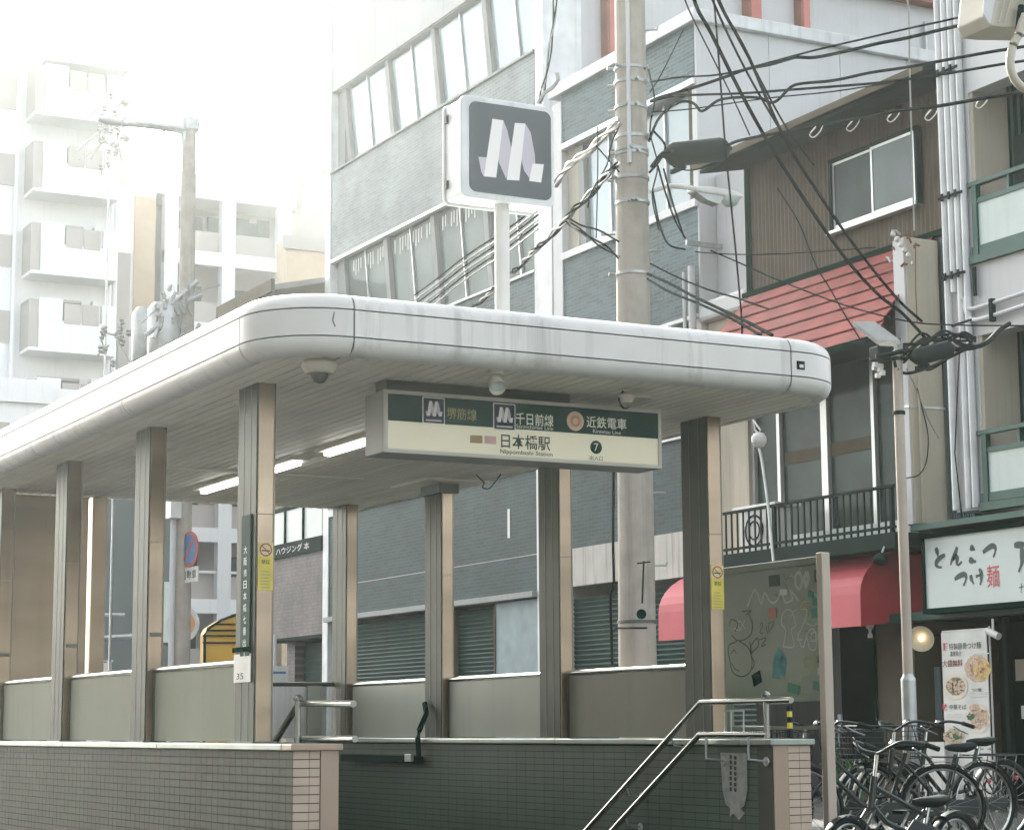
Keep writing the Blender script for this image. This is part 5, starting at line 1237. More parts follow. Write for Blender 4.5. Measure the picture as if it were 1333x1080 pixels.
# antennae
def mast(px_, y0, y1, Y, lab, arms=0):
    a_, b_ = U(px_, y0, 'Y', Y), U(px_, y1, 'Y', Y); s_ = empty('roof_antenna', b_, lab, 'antenna')
    obj('mast', MB().tube([b_, a_], .06, 6), 'galv', s_)
    for k in range(arms): obj('element', MB().tube([a_+Vector((-.5, 0, -.3-k*.35)), a_+Vector((.5, 0, -.3-k*.35))], .03, 5), 'galv', s_)
mast(213, 115, 222, 79, 'tall thin roof mast left of the lamp arm')
mast(274, 180, 240, 79, 'short roof antenna with cross bars on the grid apartment', 4)
mast(130, 0, 40, 76, 'thin roof mast at the top of the white apartment tower')

# low block between the two apartments
lk = empty('plant_room', U(175, 215, 'Y', 84), 'grey rooftop room between white tower and grid apartment', 'building')
a_, b_ = U(145, 209, 'Y', 84), U(216, 222, 'Y', 84)
obj('wall', B(a_.x-2, b_.x, 84, 92, 0, b_.z+.4), 'apt_b', lk); obj('roof_edge', B(a_.x-2, b_.x+.1, 83.8, 92, b_.z+.41, b_.z+.7), 'apt', lk)

# white apartment tower, top left
YA_ = 75
ap = empty('apartment_tower', (17, YA_, 0), 'tall white apartment tower with boxy balconies fading in the glare', 'building')
xr = U(150, 300, 'Y', YA_).x
def AX_(p_): return U(p_, 300, 'Y', YA_).x
xe = AX_(146)
obj('wall', B(AX_(-220), xe, YA_, YA_+14, 0, 27.4), 'apt', ap)
obj('upper_wall', B(AX_(-220), AX_(104), YA_+.3, YA_+14, 27.4, 36), 'apt', ap)
obj('roof_parapet', B(AX_(42), AX_(152), YA_-1.3, YA_+.0, 25.6, 27.7), 'apt', ap)
flo = [(164, 118), (257, 205), (362, 300), (463, 402)]
for k, zb in enumerate((23.6, 20.68, 17.6, 14.75, 11.8, 8.9)):
    x0_, x1_ = AX_(42), AX_(140)
    b_ = obj('balcony', B(x0_, x1_, YA_-1.3, YA_-1.15, zb, zb+1.05), 'apt', ap)
    obj('balcony_floor', B(x0_-.35, x1_, YA_-1.3, YA_, zb-.12, zb-.001), 'apt', b_)
    obj('left_screen', B(x0_, AX_(72), YA_-1.31, YA_-1.14, zb+1.051, zb+1.85), 'apt', b_)
    obj('right_screen', B(AX_(122), x1_, YA_-1.31, YA_-1.14, zb+1.051, zb+1.75), 'apt', b_)
    obj('cheek', B(x0_-.35, x0_-.01, YA_-1.2, YA_, zb, zb+1.8), 'apt_b', b_)
    w_ = obj('window', B(AX_(54), AX_(108), YA_-.06, YA_-.001, zb+.6, zb+2.1), 'apt_b', ap)
    for (xa_, xb_) in ((55, 80), (82, 107)): obj('pane', B(AX_(xa_), AX_(xb_), YA_-.09, YA_-.061, zb+.7, zb+2.0), 'win_mid', w_)
    obj('lower_screen_pane', B(AX_(74), AX_(95), YA_-1.33, YA_-1.311, zb+.95, zb+1.7), 'apt_b', b_)
    obj('lower_screen_pane', B(AX_(97), AX_(118), YA_-1.33, YA_-1.311, zb+.95, zb+1.7), 'apt_b', b_)
    obj('window', B(AX_(-12), AX_(16), YA_-.05, YA_-.001, zb+.3, zb+1.5), 'apt_b', ap)
    obj('window', B(AX_(-80), AX_(-40), YA_-.05, YA_-.001, zb+.3, zb+1.5), 'apt_b', ap)
    obj('meter_cabinet', B(AX_(120), AX_(128), YA_-.3, YA_-.001, zb+1.3, zb+2.1), 'apt', ap)
for px_ in (18, 142, 149): obj('rain_pipe', MB().tube([(AX_(px_), YA_-.2, 0), (AX_(px_), YA_-.2, 25.5)], .09, 6), 'apt', ap, smooth=True)
obj('corner_strip', B(xe, xe+.9, YA_+.5, YA_+8, 0, 19), 'apt_b', ap)
lw = empty('white_annex', (18, 70, 0), 'low white annex with flat parapet at the foot of the white tower', 'building')
a_, b_ = U(-200, 508, 'Y', 71), U(110, 508, 'Y', 71)
obj('wall', B(a_.x, b_.x, 71, 74.9-1.4, 0, b_.z), 'apt', lw)
obj('parapet_step', B(a_.x, U(68, 500, 'Y', 70.9).x, 70.8, 70.99, b_.z-.6, b_.z+.22), 'apt', lw)
c_ = U(12, 550, 'Y', 71)
obj('window_recess', B(U(-40, 555, 'Y', 71).x, c_.x, 70.93, 70.99, c_.z-1.2, c_.z), 'apt_b', lw)

# grey-green building seen under the canopy
gg = empty('grey_building', (18, 60, 0), 'dark grey-green building seen between the left columns', 'building')
a_, b_ = U(60, 600, 'Y', 60), U(240, 600, 'Y', 60)
obj('wall', B(a_.x, b_.x, 60, 68, 0, 9.4), 'apt_g', gg)
a_, d_ = U(212, 757, 'Y', 59.9), U(232, 836, 'Y', 59.9)
obj('pale_panel', B(a_.x, d_.x, 59.85, 59.97, d_.z, a_.z), 'lightgrey', gg)
q0, q1, q2 = U(133, 797, 'Y', 59), U(133, 830, 'Y', 59), U(170, 828, 'Y', 59)
obj('balcony_pipe', MB().tube([U(127, 800, 'Y', 59), U(162, 800, 'Y', 59)], .06, 6).tube([q0, q1], .07, 6).tube([q1, q2, U(172, 826, 'Y', 59)], .08, 6), 'galv', gg)
a_, d_ = U(122, 861, 'Y', 50), U(145, 880, 'Y', 50)
wbx = empty('white_box', ((a_.x+d_.x)/2, 50, 0), 'small white box standing behind the left frosted panels', 'box')
obj('body', B(a_.x, d_.x, 50, 50.5, 0, a_.z), 'plastic', wbx, bevel=.02); obj('cap', B(a_.x-.03, d_.x+.03, 49.97, 50.53, a_.z+.001, a_.z+.05), 'galv', wbx)
# wedge of glass balconies on the skyline
gb_ = empty('balcony_block', (42, 110, 0), 'distant apartment block with glass balconies stepping along the skyline', 'building')
GX = 45
ya_, yb_ = U(425, 200, 'X', GX).y, U(318, 240, 'X', GX).y
obj('wall', B(GX+1.5, GX+12, ya_-25, yb_+2, 0, 34.6), 'far_wall', gb_)
obj('roof_fascia', B(GX-.4, GX+2, ya_-25, yb_+2, 34.0, 35.3), 'apt_b', gb_)
for z in (31.0, 28.0, 25.0, 22):
    obj('slab', B(GX-.4, GX+1.5, ya_-25, yb_, z-.35, z), 'apt', gb_)
    y = ya_-25
    while y < yb_-.5:
        obj('glass_panel', B(GX-.38, GX-.32, y, y+1.85, z+.05, z+1.35), 'far_glass', gb_); y += 2
for px_ in (393, 323):
    y = U(px_, 250, 'X', GX).y; obj('pillar', B(GX-1.2, GX-.42, y-1.0, y+1.0, 0, 34.9 if px_ > 350 else 35.3), 'slate', gb_)
# beige mass behind eave
bm = empty('beige_block', (26, 60, 0), 'low beige block behind the sloping eave left of the office building', 'building')
a_, d_ = U(372, 312, 'Y', 62), U(416, 330, 'Y', 62)
obj('wall', B(a_.x, d_.x+6, 62, 62.8, 0, a_.z), 'apt_t', bm); obj('parapet', B(a_.x-.1, d_.x+6, 61.9, 61.99, a_.z-.3, a_.z+.15), 'apt_b', bm)
# yellow tarp shelter
tY = 24.6
a_, d_ = U(263, 804, 'Y', tY), U(306, 865, 'Y', tY)
ys2 = empty('yellow_shelter', ((a_.x+d_.x)/2, tY, 0), 'yellow rounded truck tarpaulin with dark ribs behind the left frosted panels', 'tarpaulin')
P = [(266, 900), (266, 826), (270, 818), (287, 807), (306, 800), (330, 799), (338, 815), (338, 900)]
Pt = plane_pts(P, 'Y', tY); Pt[0].z = .4; Pt[-1].z = .4
obj('cover', MB().prism(Pt, (0, .15, 0)), 'yel', ys2)
for yy in (812, 820, 827, 836): obj('rib', MB().tube([U(264+max(0, (826-yy))*1.2, yy, 'Y', tY-.02), U(350, yy, 'Y', tY-.02)], .012, 5), 'slate', ys2)
obj('edge_piping', MB().tube([p+Vector((0, -.015, 0)) for p in Pt], .018, 6), 'slate', ys2)
obj('base', B(Pt[0].x, Pt[-1].x, tY, tY+.15, 0, .4), 'slate', ys2)

# ================================================================== overhead cables
def wire(pts, a, b, r, lab, m_='cable', name='overhead_cable', twist=0, group='overhead cables', n=4):
    """pts in sight-line coordinates; depth runs from a to b metres along the cable."""
    L_ = [0]
    for i in range(1, len(pts)): L_.append(L_[-1]+math.dist(pts[i], pts[i-1]))
    P = [D(x, y, 1/((1/a)+(1/b-1/a)*(l/L_[-1]))) for (x, y), l in zip(pts, L_)]
    P = smooth_pts(P, n)
    if not twist:
        return obj(name, MB().tube(P, r, 5), m_, smooth=True, label=lab, cat='cable', group=group)
    e_ = empty(name, P[0], lab, 'cable', group)
    # resample
    Q = [P[0]]; step = .12
    for i in range(1, len(P)):
        seg = P[i]-P[i-1]; k = max(1, int(seg.length/step))
        for j in range(1, k+1): Q.append(P[i-1]+seg*j/k)
    for s_ in range(twist):
        random.seed(s_+len(lab)); ph = random.uniform(0, 6.28); V = []
        for i, q in enumerate(Q):
            t = (Q[min(i+1, len(Q)-1)]-Q[max(0, i-1)]).normalized(); u_ = t.cross(Vector((0, 0, 1))).normalized(); v_ = t.cross(u_)
            an = ph+i*.42; R_ = r*(.85+.35*math.sin(i*.37+s_*1.7)); V.append(q+u_*math.cos(an)*R_+v_*math.sin(an)*R_)
        obj('strand', MB().tube(V, r*.45, 5), m_ if s_ % 3 else 'cable_l', e_, smooth=True)
    return e_
wire([(898, -20), (908, 12), (925, 42), (965, 122), (1000, 185), (1046, 258), (1083, 312), (1112, 350), (1145, 385), (1175, 408), (1205, 440)], 14, 17.6, .014, 'thick dark cable over the brown siding to the small splice case, lower of the pair')
wire([(925, -25), (942, 15), (975, 75), (1021, 180), (1070, 258), (1094, 294), (1129, 341), (1152, 370), (1176, 397), (1200, 418)], 14, 17.6, .0125, 'thick dark cable passing the brown house window, upper of the pair')
wire([(920, -20), (936, 20), (970, 90), (1010, 160), (1030, 188)], 14.2, 17, .009, 'thin dark cable running beside the thick pair above the green eave')
wire([(928, -20), (950, 30), (985, 95), (1023, 165), (1060, 215)], 14.4, 17, .008, 'thin cable to the right of the thick pair above the green eave')
wire([(928, -10), (931, 20), (938, 110), (944, 190), (952, 270), (959, 342), (965, 410), (966, 436)], 19, 21, .010, 'thin wire hanging almost straight down past the street light head')
wire([(888, -10), (900, 20), (930, 80), (955, 130), (976, 176)], 19, 22, .008, 'hair-thin wire slanting over the white side wall panels')
wire([(1180, -8), (1183, 20), (1184, 90), (1187, 200), (1190, 300)], 21, 22.5, .010, 'pale wire hanging in front of the brown window', 'plastic')
wire([(847, 107), (884, 101), (940, 97), (1000, 82), (1060, 66), (1120, 52), (1180, 38), (1240, 25), (1333, 2)], 20.5, 17, .010, 'thin upper wire from the utility pole to the right edge')
wire([(847, 132), (862, 126), (898, 116), (940, 102), (973, 90), (1000, 85), (1021, 79), (1037, 75), (1062, 75), (1102, 67), (1143, 57), (1180, 50), (1230, 38), (1284, 26), (1340, 18)], 20.5, 16, .016, 'wavy lashed cable highest on the white wall right of the pole')
wire([(847, 133), (882, 125), (963, 122), (1031, 117), (1123, 110), (1160, 106), (1221, 98), (1304, 84), (1345, 78)], 20.5, 16, .012, 'straight support wire right of the pole below the lashed cable')
wire([(845, 184), (852, 165), (861, 150), (882, 134), (902, 134), (914, 145), (935, 131), (963, 127), (990, 128), (1003, 134), (1013, 130), (1029, 114), (1045, 109), (1086, 105), (1133, 95), (1180, 88), (1240, 77), (1284, 69), (1340, 60)], 20.5, 16, .014, 'loopy drop cable sagging under the straight support wire')
wire([(848, 146), (900, 142), (1000, 128), (1080, 120), (1160, 108)], 20.5, 18, .007, 'faint thin wire just under the loopy drop cable')
wire([(948, 189), (960, 184), (993, 177), (1050, 167), (1103, 157), (1180, 143), (1225, 138), (1270, 130), (1345, 118)], 20.2, 16, .016, 'cable leaving the fat splice case and crossing the green eave')
wire([(843, 356), (870, 368), (906, 387), (963, 414), (1005, 436)], 20.8, 15, .014, 'dark cable falling right from the pole to the canopy roof edge, upper one')
wire([(843, 363), (868, 378), (902, 392), (930, 404), (959, 418), (990, 436)], 20.8, 15, .012, 'dark cable falling right from the pole to the canopy roof edge, lower one')
wire([(847, 343), (878, 359), (922, 377), (960, 388), (1000, 402)], 20.8, 18, .009, 'thin cable falling right towards the cream stub wall')
wire([(905, 328), (950, 331), (1000, 331), (1060, 328), (1140, 322)], 22, 22.5, .007, 'thin level wire over the brown siding')
wire([(925, 326), (960, 341), (1000, 359), (1029, 371), (1102, 398), (1180, 418), (1240, 423), (1333, 424)], 21.5, 20, .008, 'thin wire sloping over the red skirt roof to the white tower')
wire([(1012, 245), (1040, 290), (1062, 345), (1080, 375), (1100, 410), (1120, 442)], 19.5, 18, .007, 'thin wire down the brown siding and red roof')
wire([(850, 250), (858, 290), (870, 318), (892, 325)], 20.5, 21.5, .010, 'short drooping wire between pole and wall arm')
wire([(856, 215), (866, 250), (878, 285), (892, 310)], 20.5, 22, .010, 'pair wire dropping from the splice case to the wall arm')
wire([(864, 220), (875, 262), (890, 308)], 20.5, 22, .010, 'steeper pair wire dropping from the splice case to the wall arm')
wire([(846, 120), (858, 102), (872, 75), (890, 38)], 20.5, 23, .007, 'thin wire rising right from the pole across the blue tiles')
wire([(848, 217), (862, 200), (875, 196)], 20.6, 20.3, .02, 'thick stub cable joining the pole to the fat splice case')
wire([(845, 225), (858, 210), (866, 190), (850, 170)], 20.5, 20.3, .012, 'looping slack cable at the right side of the pole')
wire([(844, 90), (852, 130), (846, 170), (856, 215), (849, 255), (858, 300)], 20.6, 20.6, .008, 'slack wire trailing down the right side of the pole')
# left side bundles
wire([(806, 158), (795, 168), (780, 184), (762, 200), (745, 212), (735, 222), (722, 242)], 20.5, 24, .032, 'pale twisted bundle entering the pole from behind the roof sign', 'cable_l', twist=6)
wire([(806, 212), (790, 228), (776, 245), (750, 270), (737, 288), (718, 306), (700, 324), (668, 355), (640, 380), (612, 404)], 20.5, 32, .030, 'heavy dark twisted bundle running left behind the sign post', 'cable', twist=4)
wire([(737, 288), (750, 296), (770, 310), (788, 322), (806, 336)], 20.5, 20.5, .02, 'short dark bundle from the heavy bundle back to the pole', 'cable', twist=3)
wire([(740, 284), (758, 294), (780, 300), (806, 315)], 20.5, 20.4, .01, 'single loop of cable between heavy bundle and pole')
for k in range(6):
    wire([(700, 268+k*6), (665, 295+k*6), (640, 311+k*6), (600, 338+k*6), (570, 362+k*6), (540, 384+k*6)], 24, 34, .012, ['topmost', 'second', 'third', 'fourth', 'fifth', 'lowest'][k]+' of six thin pale cables fanning left behind the sign post', 'cable_l' if k % 2 else 'cable')
wire([(722, -5), (720, 30), (716, 60), (712, 95), (706, 120), (702, 135)], 31, 31, .03, 'dark and white twisted cable hanging above the roof sign', 'cable', twist=3)
wire([(725, 95), (726, 105), (718, 115), (708, 122), (700, 135)], 31, 31, .03, 'short curled cable end above the roof sign', 'cable_l')
wire([(806, 165), (795, 190), (790, 215), (770, 250), (765, 270)], 20.5, 22, .008, 'thin wire dangling in front of the pale window left of the pole')
wire([(778, 165), (778, 230), (776, 310)], 21, 21, .006, 'straight thin wire hanging left of the pole')
wire([(776, 190), (790, 206), (806, 224)], 21, 20.5, .008, 'short slanting wire left of the pole below the pale bundle')
wire([(640, 545), (652, 556), (650, 560), (640, 552), (628, 540)], 20, 20, .01, 'short looped wire under the station sign') if False else None
wire([(620, 618), (630, 628), (628, 634), (636, 636), (642, 630), (652, 617)], 11.9, 12, .004, 'small knotted wire loop hanging below the canopy edge')
# wires at the steel pole
for k in range(9):
    random.seed(40+k); y0 = 432+k*4
    wire([(1176, 448+k*3), (1200, 440+random.uniform(-8, 26)), (1225, 436+random.uniform(-6, 20)), (1252, 440+random.uniform(-8, 18)), (1270, 445+random.uniform(-10, 10))], 17.4, 17.8, .011, 'one strand of the black cable tangle around the splice case by the steel pole', 'black', group='black cable tangle at the steel pole')
wire([(1166, 478), (1165, 470), (1172, 462), (1190, 460)], 17.4, 17.5, .014, 'black cable looping back round the steel pole top', 'black')
wire([(1168, 480), (1180, 486), (1210, 478), (1240, 463), (1262, 452)], 17.4, 18, .014, 'black cable sagging under the small splice case', 'black')
wire([(1245, 455), (1268, 452), (1285, 445), (1300, 430), (1314, 421)], 17.8, 18.6, .022, 'thick black cable rising right from the tangle to the white tower', 'black')
wire([(1240, 424), (1252, 420), (1264, 416)], 18.5, 22, .014, 'short black cable entering the pale conduit on the tower', 'black')
wire([(1140, 463), (1155, 462), (1170, 458), (1190, 455)], 17.4, 17.4, .02, 'black cable stub left of the steel pole', 'black')
wire([(1180, 480), (1192, 505), (1208, 545), (1222, 570)], 17.5, 21, .006, 'thin grey wire crossing the cream column', 'cable_l')
q = D(1144, 482, 17.5)
jn = empty('hanging_connector', q, 'white plastic connector cluster dangling left of the steel pole', 'connector')
random.seed(5)
for k in range(7):
    p_ = q+Vector((random.uniform(-.04, .04), random.uniform(-.04, .04), random.uniform(-.05, .05))); obj('clip', B(p_.x-.018, p_.x+.018, p_.y-.018, p_.y+.018, p_.z-.02, p_.z+.02), 'plastic', jn)
obj('black_box', B(q.x-.05, q.x+.12, q.y-.06, q.y+.06, q.z+.08, q.z+.2), 'black', jn, bevel=.01)
for k in range(5):
    random.seed(k); cx_ = (1062, 1110, 1163, 1212, 1278)[k]; cy_ = (172, 164, 152, 150, 134)[k]
    wire([(cx_, cy_-7), (cx_-8, cy_+3), (cx_-3, cy_+7), (cx_+5, cy_), (cx_+9, cy_-8)], 18.6-k*.3, 18.6-k*.3, .006, ('leftmost', 'second', 'middle', 'fourth', 'rightmost')[k]+' curled pale hanger on the cable over the green eave', 'plastic', group='curled cable hangers')
# faint insulator clusters, far left
for (cx_, cy_, nn_, Y_, lab, sprd) in ((150, 175, 22, 46, 'cluster of hazy insulators and jumpers beside the white tower', (22, 50)), (158, 450, 14, 40, 'lower hazy cluster of insulators above the canopy edge', (30, 28))):
    q = U(cx_, cy_, 'Y', Y_); ic = empty('insulator_rack', q, lab, 'insulators'); random.seed(cy_)
    for k in range(nn_):
        a_ = U(cx_+random.uniform(-sprd[0], sprd[0]*.4), cy_+random.uniform(-sprd[1], sprd[1])*(1 if k > 3 else .4), 'Y', Y_)
        obj('insulator', MB().lathe(a_, (random.uniform(-.5, .5), 0, 1), [(.03, 0), (.06, .03), (.03, .07), (.06, .1), (.03, .14)], 7), 'cable_l', ic, smooth=True)
        if k % 2: obj('jumper_wire', MB().tube([a_, a_+Vector((random.uniform(-.6, .6), 0, random.uniform(-.7, .2)))], .02, 5), 'cable_l', ic)
    for dy in (-40, -17, 6) if cy_ < 300 else ():
        a_ = U(163, cy_+dy, 'Y', Y_); b_ = U(145, cy_+dy+8, 'Y', Y_); obj('rack_arm', MB().tube([a_, b_], .05, 6), 'galv', ic); obj('insulator', MB().lathe(a_+Vector((0, 0, -.08)), (0, 0, 1), [(.05, 0), (.12, .06), (.12, .12), (.05, .18)], 8), 'cable_l', ic)
    obj('rack_post', MB().tube([U(cx_-6, cy_-sprd[1]*.8, 'Y', Y_), (U(cx_-6, cy_, 'Y', Y_).x, Y_, 0)], .025, 6), 'galv', ic)

# ================================================================== lamp at the top right corner
Yl = 7.6
A0 = U(1288, -30, 'Y', Yl)
cl_ = empty('corner_lamp', U(1320, 20, 'Y', Yl), 'cream box lantern with a curled metal arm cutting the top right corner', 'lamp')
P = plane_pts([(1290, -40), (1284, 20), (1291, 34), (1310, 36), (1360, 37), (1385, -40)], 'Y', Yl)
obj('lantern_body', MB().prism(P, (0, .22, 0)), 'plastic_y', cl_, bevel=.006)
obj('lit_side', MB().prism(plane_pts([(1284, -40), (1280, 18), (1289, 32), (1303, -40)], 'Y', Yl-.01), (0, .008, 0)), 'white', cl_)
for dx in (0, 8): obj('edge_strip', MB().tube(plane_pts([(1318+dx, -40), (1300+dx, 30)], 'Y', Yl-.015), .004, 6), 'cream_w', cl_)
cu_ = plane_pts([(1345, -10), (1333, 20), (1326, 45), (1318, 62), (1315, 85), (1322, 105), (1336, 116), (1352, 114), (1362, 100)], 'Y', Yl-.05)
obj('curled_arm', MB().tube(smooth_pts(cu_), .022, 12), 'plastic_y', cl_, smooth=True)
_q = U(1392, 40, 'Y', Yl+.11)
obj('post', MB().tube([(_q.x, Yl+.11, 0), (_q.x, Yl+.11, _q.z+.35)], .03, 12), 'slate', cl_, smooth=True)
obj('post_arm', MB().tube([U(1362, 20, 'Y', Yl+.11), (_q.x, Yl+.11, U(1362, 20, 'Y', Yl+.11).z)], .015, 8), 'slate', cl_)
obj('dark_knuckle', MB().tube(plane_pts([(1330, 8), (1326, 38)], 'Y', Yl-.04), .018, 8), 'slate', cl_)

# ================================================================== bicycles
def make_bike(loc, ang, label, wr=.33, wb=1.08, basket=True, rack=True, drop=True, fm='bike', bag=False, sh=.84, solid=False, front=False):
    r_ = empty('bicycle', (0, 0, 0), label, 'bicycle', 'bicycles parked by the kerb')
    V = Vector
    def wheel(x):
        w_ = obj('wheel', MB().torus((x, 0, wr), (0, 1, 0), wr-.018, .018, 32, 8), 'black', r_, smooth=True)
        obj('rim', MB().torus((x, 0, wr), (0, 1, 0), wr-.042, .010, 32, 6), 'chrome', w_, smooth=True)
        sp_ = MB()
        for k in range(24):
            an = k*math.pi/12; s2 = .03*(1 if k % 2 else -1); t2 = an+.5*(1 if (k//2) % 2 else -1)
            sp_.tube([(x+.02*math.cos(t2), s2, wr+.02*math.sin(t2)), (x+(wr-.045)*math.cos(an), 0, wr+(wr-.045)*math.sin(an))], .0016, 4, cap=False)
        obj('spokes', sp_, 'chrome', w_, kind='stuff')
        obj('hub', MB().lathe((x, -.045, wr), (0, 1, 0), [(.012, 0), (.022, .01), (.018, .02), (.018, .07), (.022, .08), (.012, .09)], 10), 'chrome', w_, smooth=True)
        return w_
    wheel(0); wheel(wb)
    bb = V((.43, 0, .29)); st = V((.27, 0, sh-.16)); sc_ = V((.29, 0, sh-.12)); hd0 = V((wb-.2, 0, wr+.28)); hd1 = V((wb-.24, 0, wr+.42))
    if drop: top = smooth_pts([hd1-V((0, 0, .03)), V((.72, 0, .60)), V((.52, 0, .42)), V((.36, 0, .44))])
    else: top = [hd1-V((0, 0, .04)), st+V((.0, 0, .05))]
    fr_ = obj('frame', MB().tube(top, .0165, 8).tube([hd0, V((.62, 0, .36)), bb], .018, 8).tube([bb, st+V((.0, 0, .08))], .016, 8), fm, r_, smooth=True)
    for s_ in (-1, 1):
        obj('stay', MB().tube([bb+V((0, .03*s_, 0)), V((0, .055*s_, wr))], .009, 6), fm, r_); obj('stay', MB().tube([st+V((0, .02*s_, 0)), V((0, .055*s_, wr))], .008, 6), fm, r_)
        obj('fork_blade', MB().tube(smooth_pts([hd0+V((.0, .035*s_, -.04)), V((wb-.1, .045*s_, wr+.12)), V((wb, .05*s_, wr))]), .011, 6), fm, r_, smooth=True)
    obj('head_tube', MB().tube([hd0-V((0, 0, .03)), hd1+V((0, 0, .02))], .021, 10), fm, r_, smooth=True)
    obj('seat_post', MB().tube([st, V((.235, 0, sh-.05))], .013, 8), 'chrome', r_, smooth=True)
    # saddle: a shaped cushion
    sd_ = MB(); secs = [(-.14, .02, .03), (-.12, .085, .045), (-.05, .10, .05), (.03, .06, .045), (.10, .03, .035), (.135, .016, .02)]; nn_ = 10; vs = []
    for (dx, hw, hh) in secs:
        for k in range(nn_):
            t = 2*math.pi*k/nn_; z = math.sin(t)*hh*(.6 if math.sin(t) > 0 else .9); vs.append((.235+dx, math.cos(t)*hw, sh-.02+z+(.012 if dx < -.1 else 0)))
    fs = [(i*nn_+k, i*nn_+(k+1) % nn_, (i+1)*nn_+(k+1) % nn_, (i+1)*nn_+k) for i in range(len(secs)-1) for k in range(nn_)]+[tuple(range(nn_)), tuple(range((len(secs)-1)*nn_, len(secs)*nn_))]
    sdl = obj('saddle', sd_.add(vs, fs), 'black', r_, smooth=True)
    obj('saddle_spring', MB().torus((.17, .05, sh-.085), (0, 0, 1), .018, .005, 10, 5).torus((.17, -.05, sh-.085), (0, 0, 1), .018, .005, 10, 5), 'chrome', sdl)
    # handlebar
    hc = hd1+V((-.03, 0, .16))
    obj('stem', MB().tube([hd1, hc], .012, 8), 'chrome', r_, smooth=True)
    for s_ in (-1, 1):
        hb = smooth_pts([hc, hc+V((.03, .09*s_, .02)), hc+V((-.01, .2*s_, .07)), hc+V((-.13, .26*s_, .06)), hc+V((-.25, .27*s_, .03))])
        h_ = obj('handlebar', MB().tube(hb, .011, 8), 'bike', r_, smooth=True)
        obj('grip', MB().tube([hc+V((-.15, .262*s_, .056)), hc+V((-.26, .272*s_, .026))], .017, 8), 'black', h_, smooth=True)
        obj('brake_lever', MB().tube([hc+V((-.06, .245*s_, .035)), hc+V((-.12, .262*s_, .0)), hc+V((-.2, .27*s_, -.03))], .006, 5), 'chrome', h_)
    bl = MB().lathe(hc+V((-.02, .12, .055)), (0, 0, 1), [(.026, 0), (.026, .012), (.012, .026)], 12); obj('bell', bl, 'chrome', r_, smooth=True)
    obj('brake_cable', MB().tube(smooth_pts([hc+V((-.06, -.24, .03)), hc+V((.1, -.1, .1)), hc+V((.12, 0, -.05)), hd0]), .004, 5), 'black', r_)
    # mudguards, crank, chain cover
    for x, a0_, a1_ in ((0, R(20), R(200)), (wb, R(30), R(160))):
        g_ = MB(); n_ = 18; vs = []
        for i in range(n_+1):
            t = a0_+(a1_-a0_)*i/n_
            if x: t = math.pi-t+R(0)
            for dy in (-.026, 0, .026): vs.append((x+(wr+.018-(abs(dy)*.2))*math.cos(t), dy, wr+(wr+.018-abs(dy)*.2)*math.sin(t)))
        g_.add(vs, [(i*3+j, i*3+j+1, i*3+j+4, i*3+j+3) for i in range(n_) for j in range(2)]); obj('mudguard', g_, fm, r_, smooth=True)
    obj('chain_cover', MB().prism([(.0, .05, wr+.03), (.43, .05, .29+.085), (.52, .05, .29), (.43, .05, .29-.085), (.0, .05, wr-.05)], (0, .012, 0)), fm, r_, bevel=.005)
    cr = obj('crank', MB().tube([bb+V((.1, .085, -.12)), bb+V((0, .075, 0)), bb+V((0, -.075, 0)), bb+V((-.1, -.085, .12))], .009, 6), 'chrome', r_)
    for s_ in (-1, 1): obj('pedal', B(bb.x+.1*s_-.045, bb.x+.1*s_+.045, .09*s_, .18*s_, bb.z-.12*s_-.012, bb.z-.12*s_+.012), 'black', cr)
    if rack:
        rk = MB()
        for y in (-.06, 0, .06): rk.tube([(.2, y, wr+.385), (-.3, y, wr+.375)], .006, 5)
        rk.tube([(-.3, -.065, wr+.375), (-.3, .065, wr+.375)], .006, 5).tube([(-.1, -.06, wr+.38), (-.1, .06, wr+.38)], .005, 5)
        obj('rear_rack', rk, fm, r_)
        for s_ in (-1, 1): obj('rack_stay', MB().tube([(-.02, .06*s_, wr), (-.12, .062*s_, wr+.38)], .005, 5), fm, r_)
        obj('rear_reflector', MB().lathe((-.35, 0, wr+.2), (-1, 0, 0), [(.016, 0), (.014, .02), (.006, .025)], 12), 'ink_r', r_)
    if basket:
        x0_, x1_ = wb-.08, wb+.2; z0_, z1_ = wr+.36, wr+.62; bk_ = MB()
        for k in range(7):
            t = k/6; z = z0_+(z1_-z0_)*t; o_ = .03*t
            bk_.tube([(x0_-o_, -.13-o_, z), (x1_+o_, -.13-o_, z), (x1_+o_, .13+o_, z), (x0_-o_, .13+o_, z), (x0_-o_, -.13-o_, z)], .003 if k < 6 else .006, 4)
        for k in range(9):
            y = -.13+.26*k/8
            for x, sx in ((x0_, -1), (x1_, 1)): bk_.tube([(x, y, z0_), (x+.03*sx, y*1.23, z1_)], .0026, 4)
            x = x0_+(x1_-x0_)*k/8
            for y, sy in ((-.13, -1), (.13, 1)): bk_.tube([(x, y, z0_), (x+(x-(x0_+x1_)/2)*.2, y+.03*sy, z1_)], .0026, 4)
        for k in range(8): bk_.tube([(x0_+(x1_-x0_)*k/7, -.13, z0_), (x0_+(x1_-x0_)*k/7, .13, z0_)], .0026, 4)
        obj('wire_basket', bk_, fm if not bag else 'black', r_)
        obj('headlamp', MB().lathe((wb+.06, 0, wr+.30), (1, 0, 0), [(.02, 0), (.034, .02), (.036, .06), (.03, .065)], 12), 'chrome', r_, smooth=True)
    if bag:
        bg_ = MB(); bg_.lathe((wb-.02, 0, wr+.5), (0, 0, 1), [(.05, 0), (.17, .03), (.2, .1), (.19, .17), (.1, .23), (.03, .24)], 14)
        obj('blue_cover', bg_, 'bluebag', r_, smooth=True)
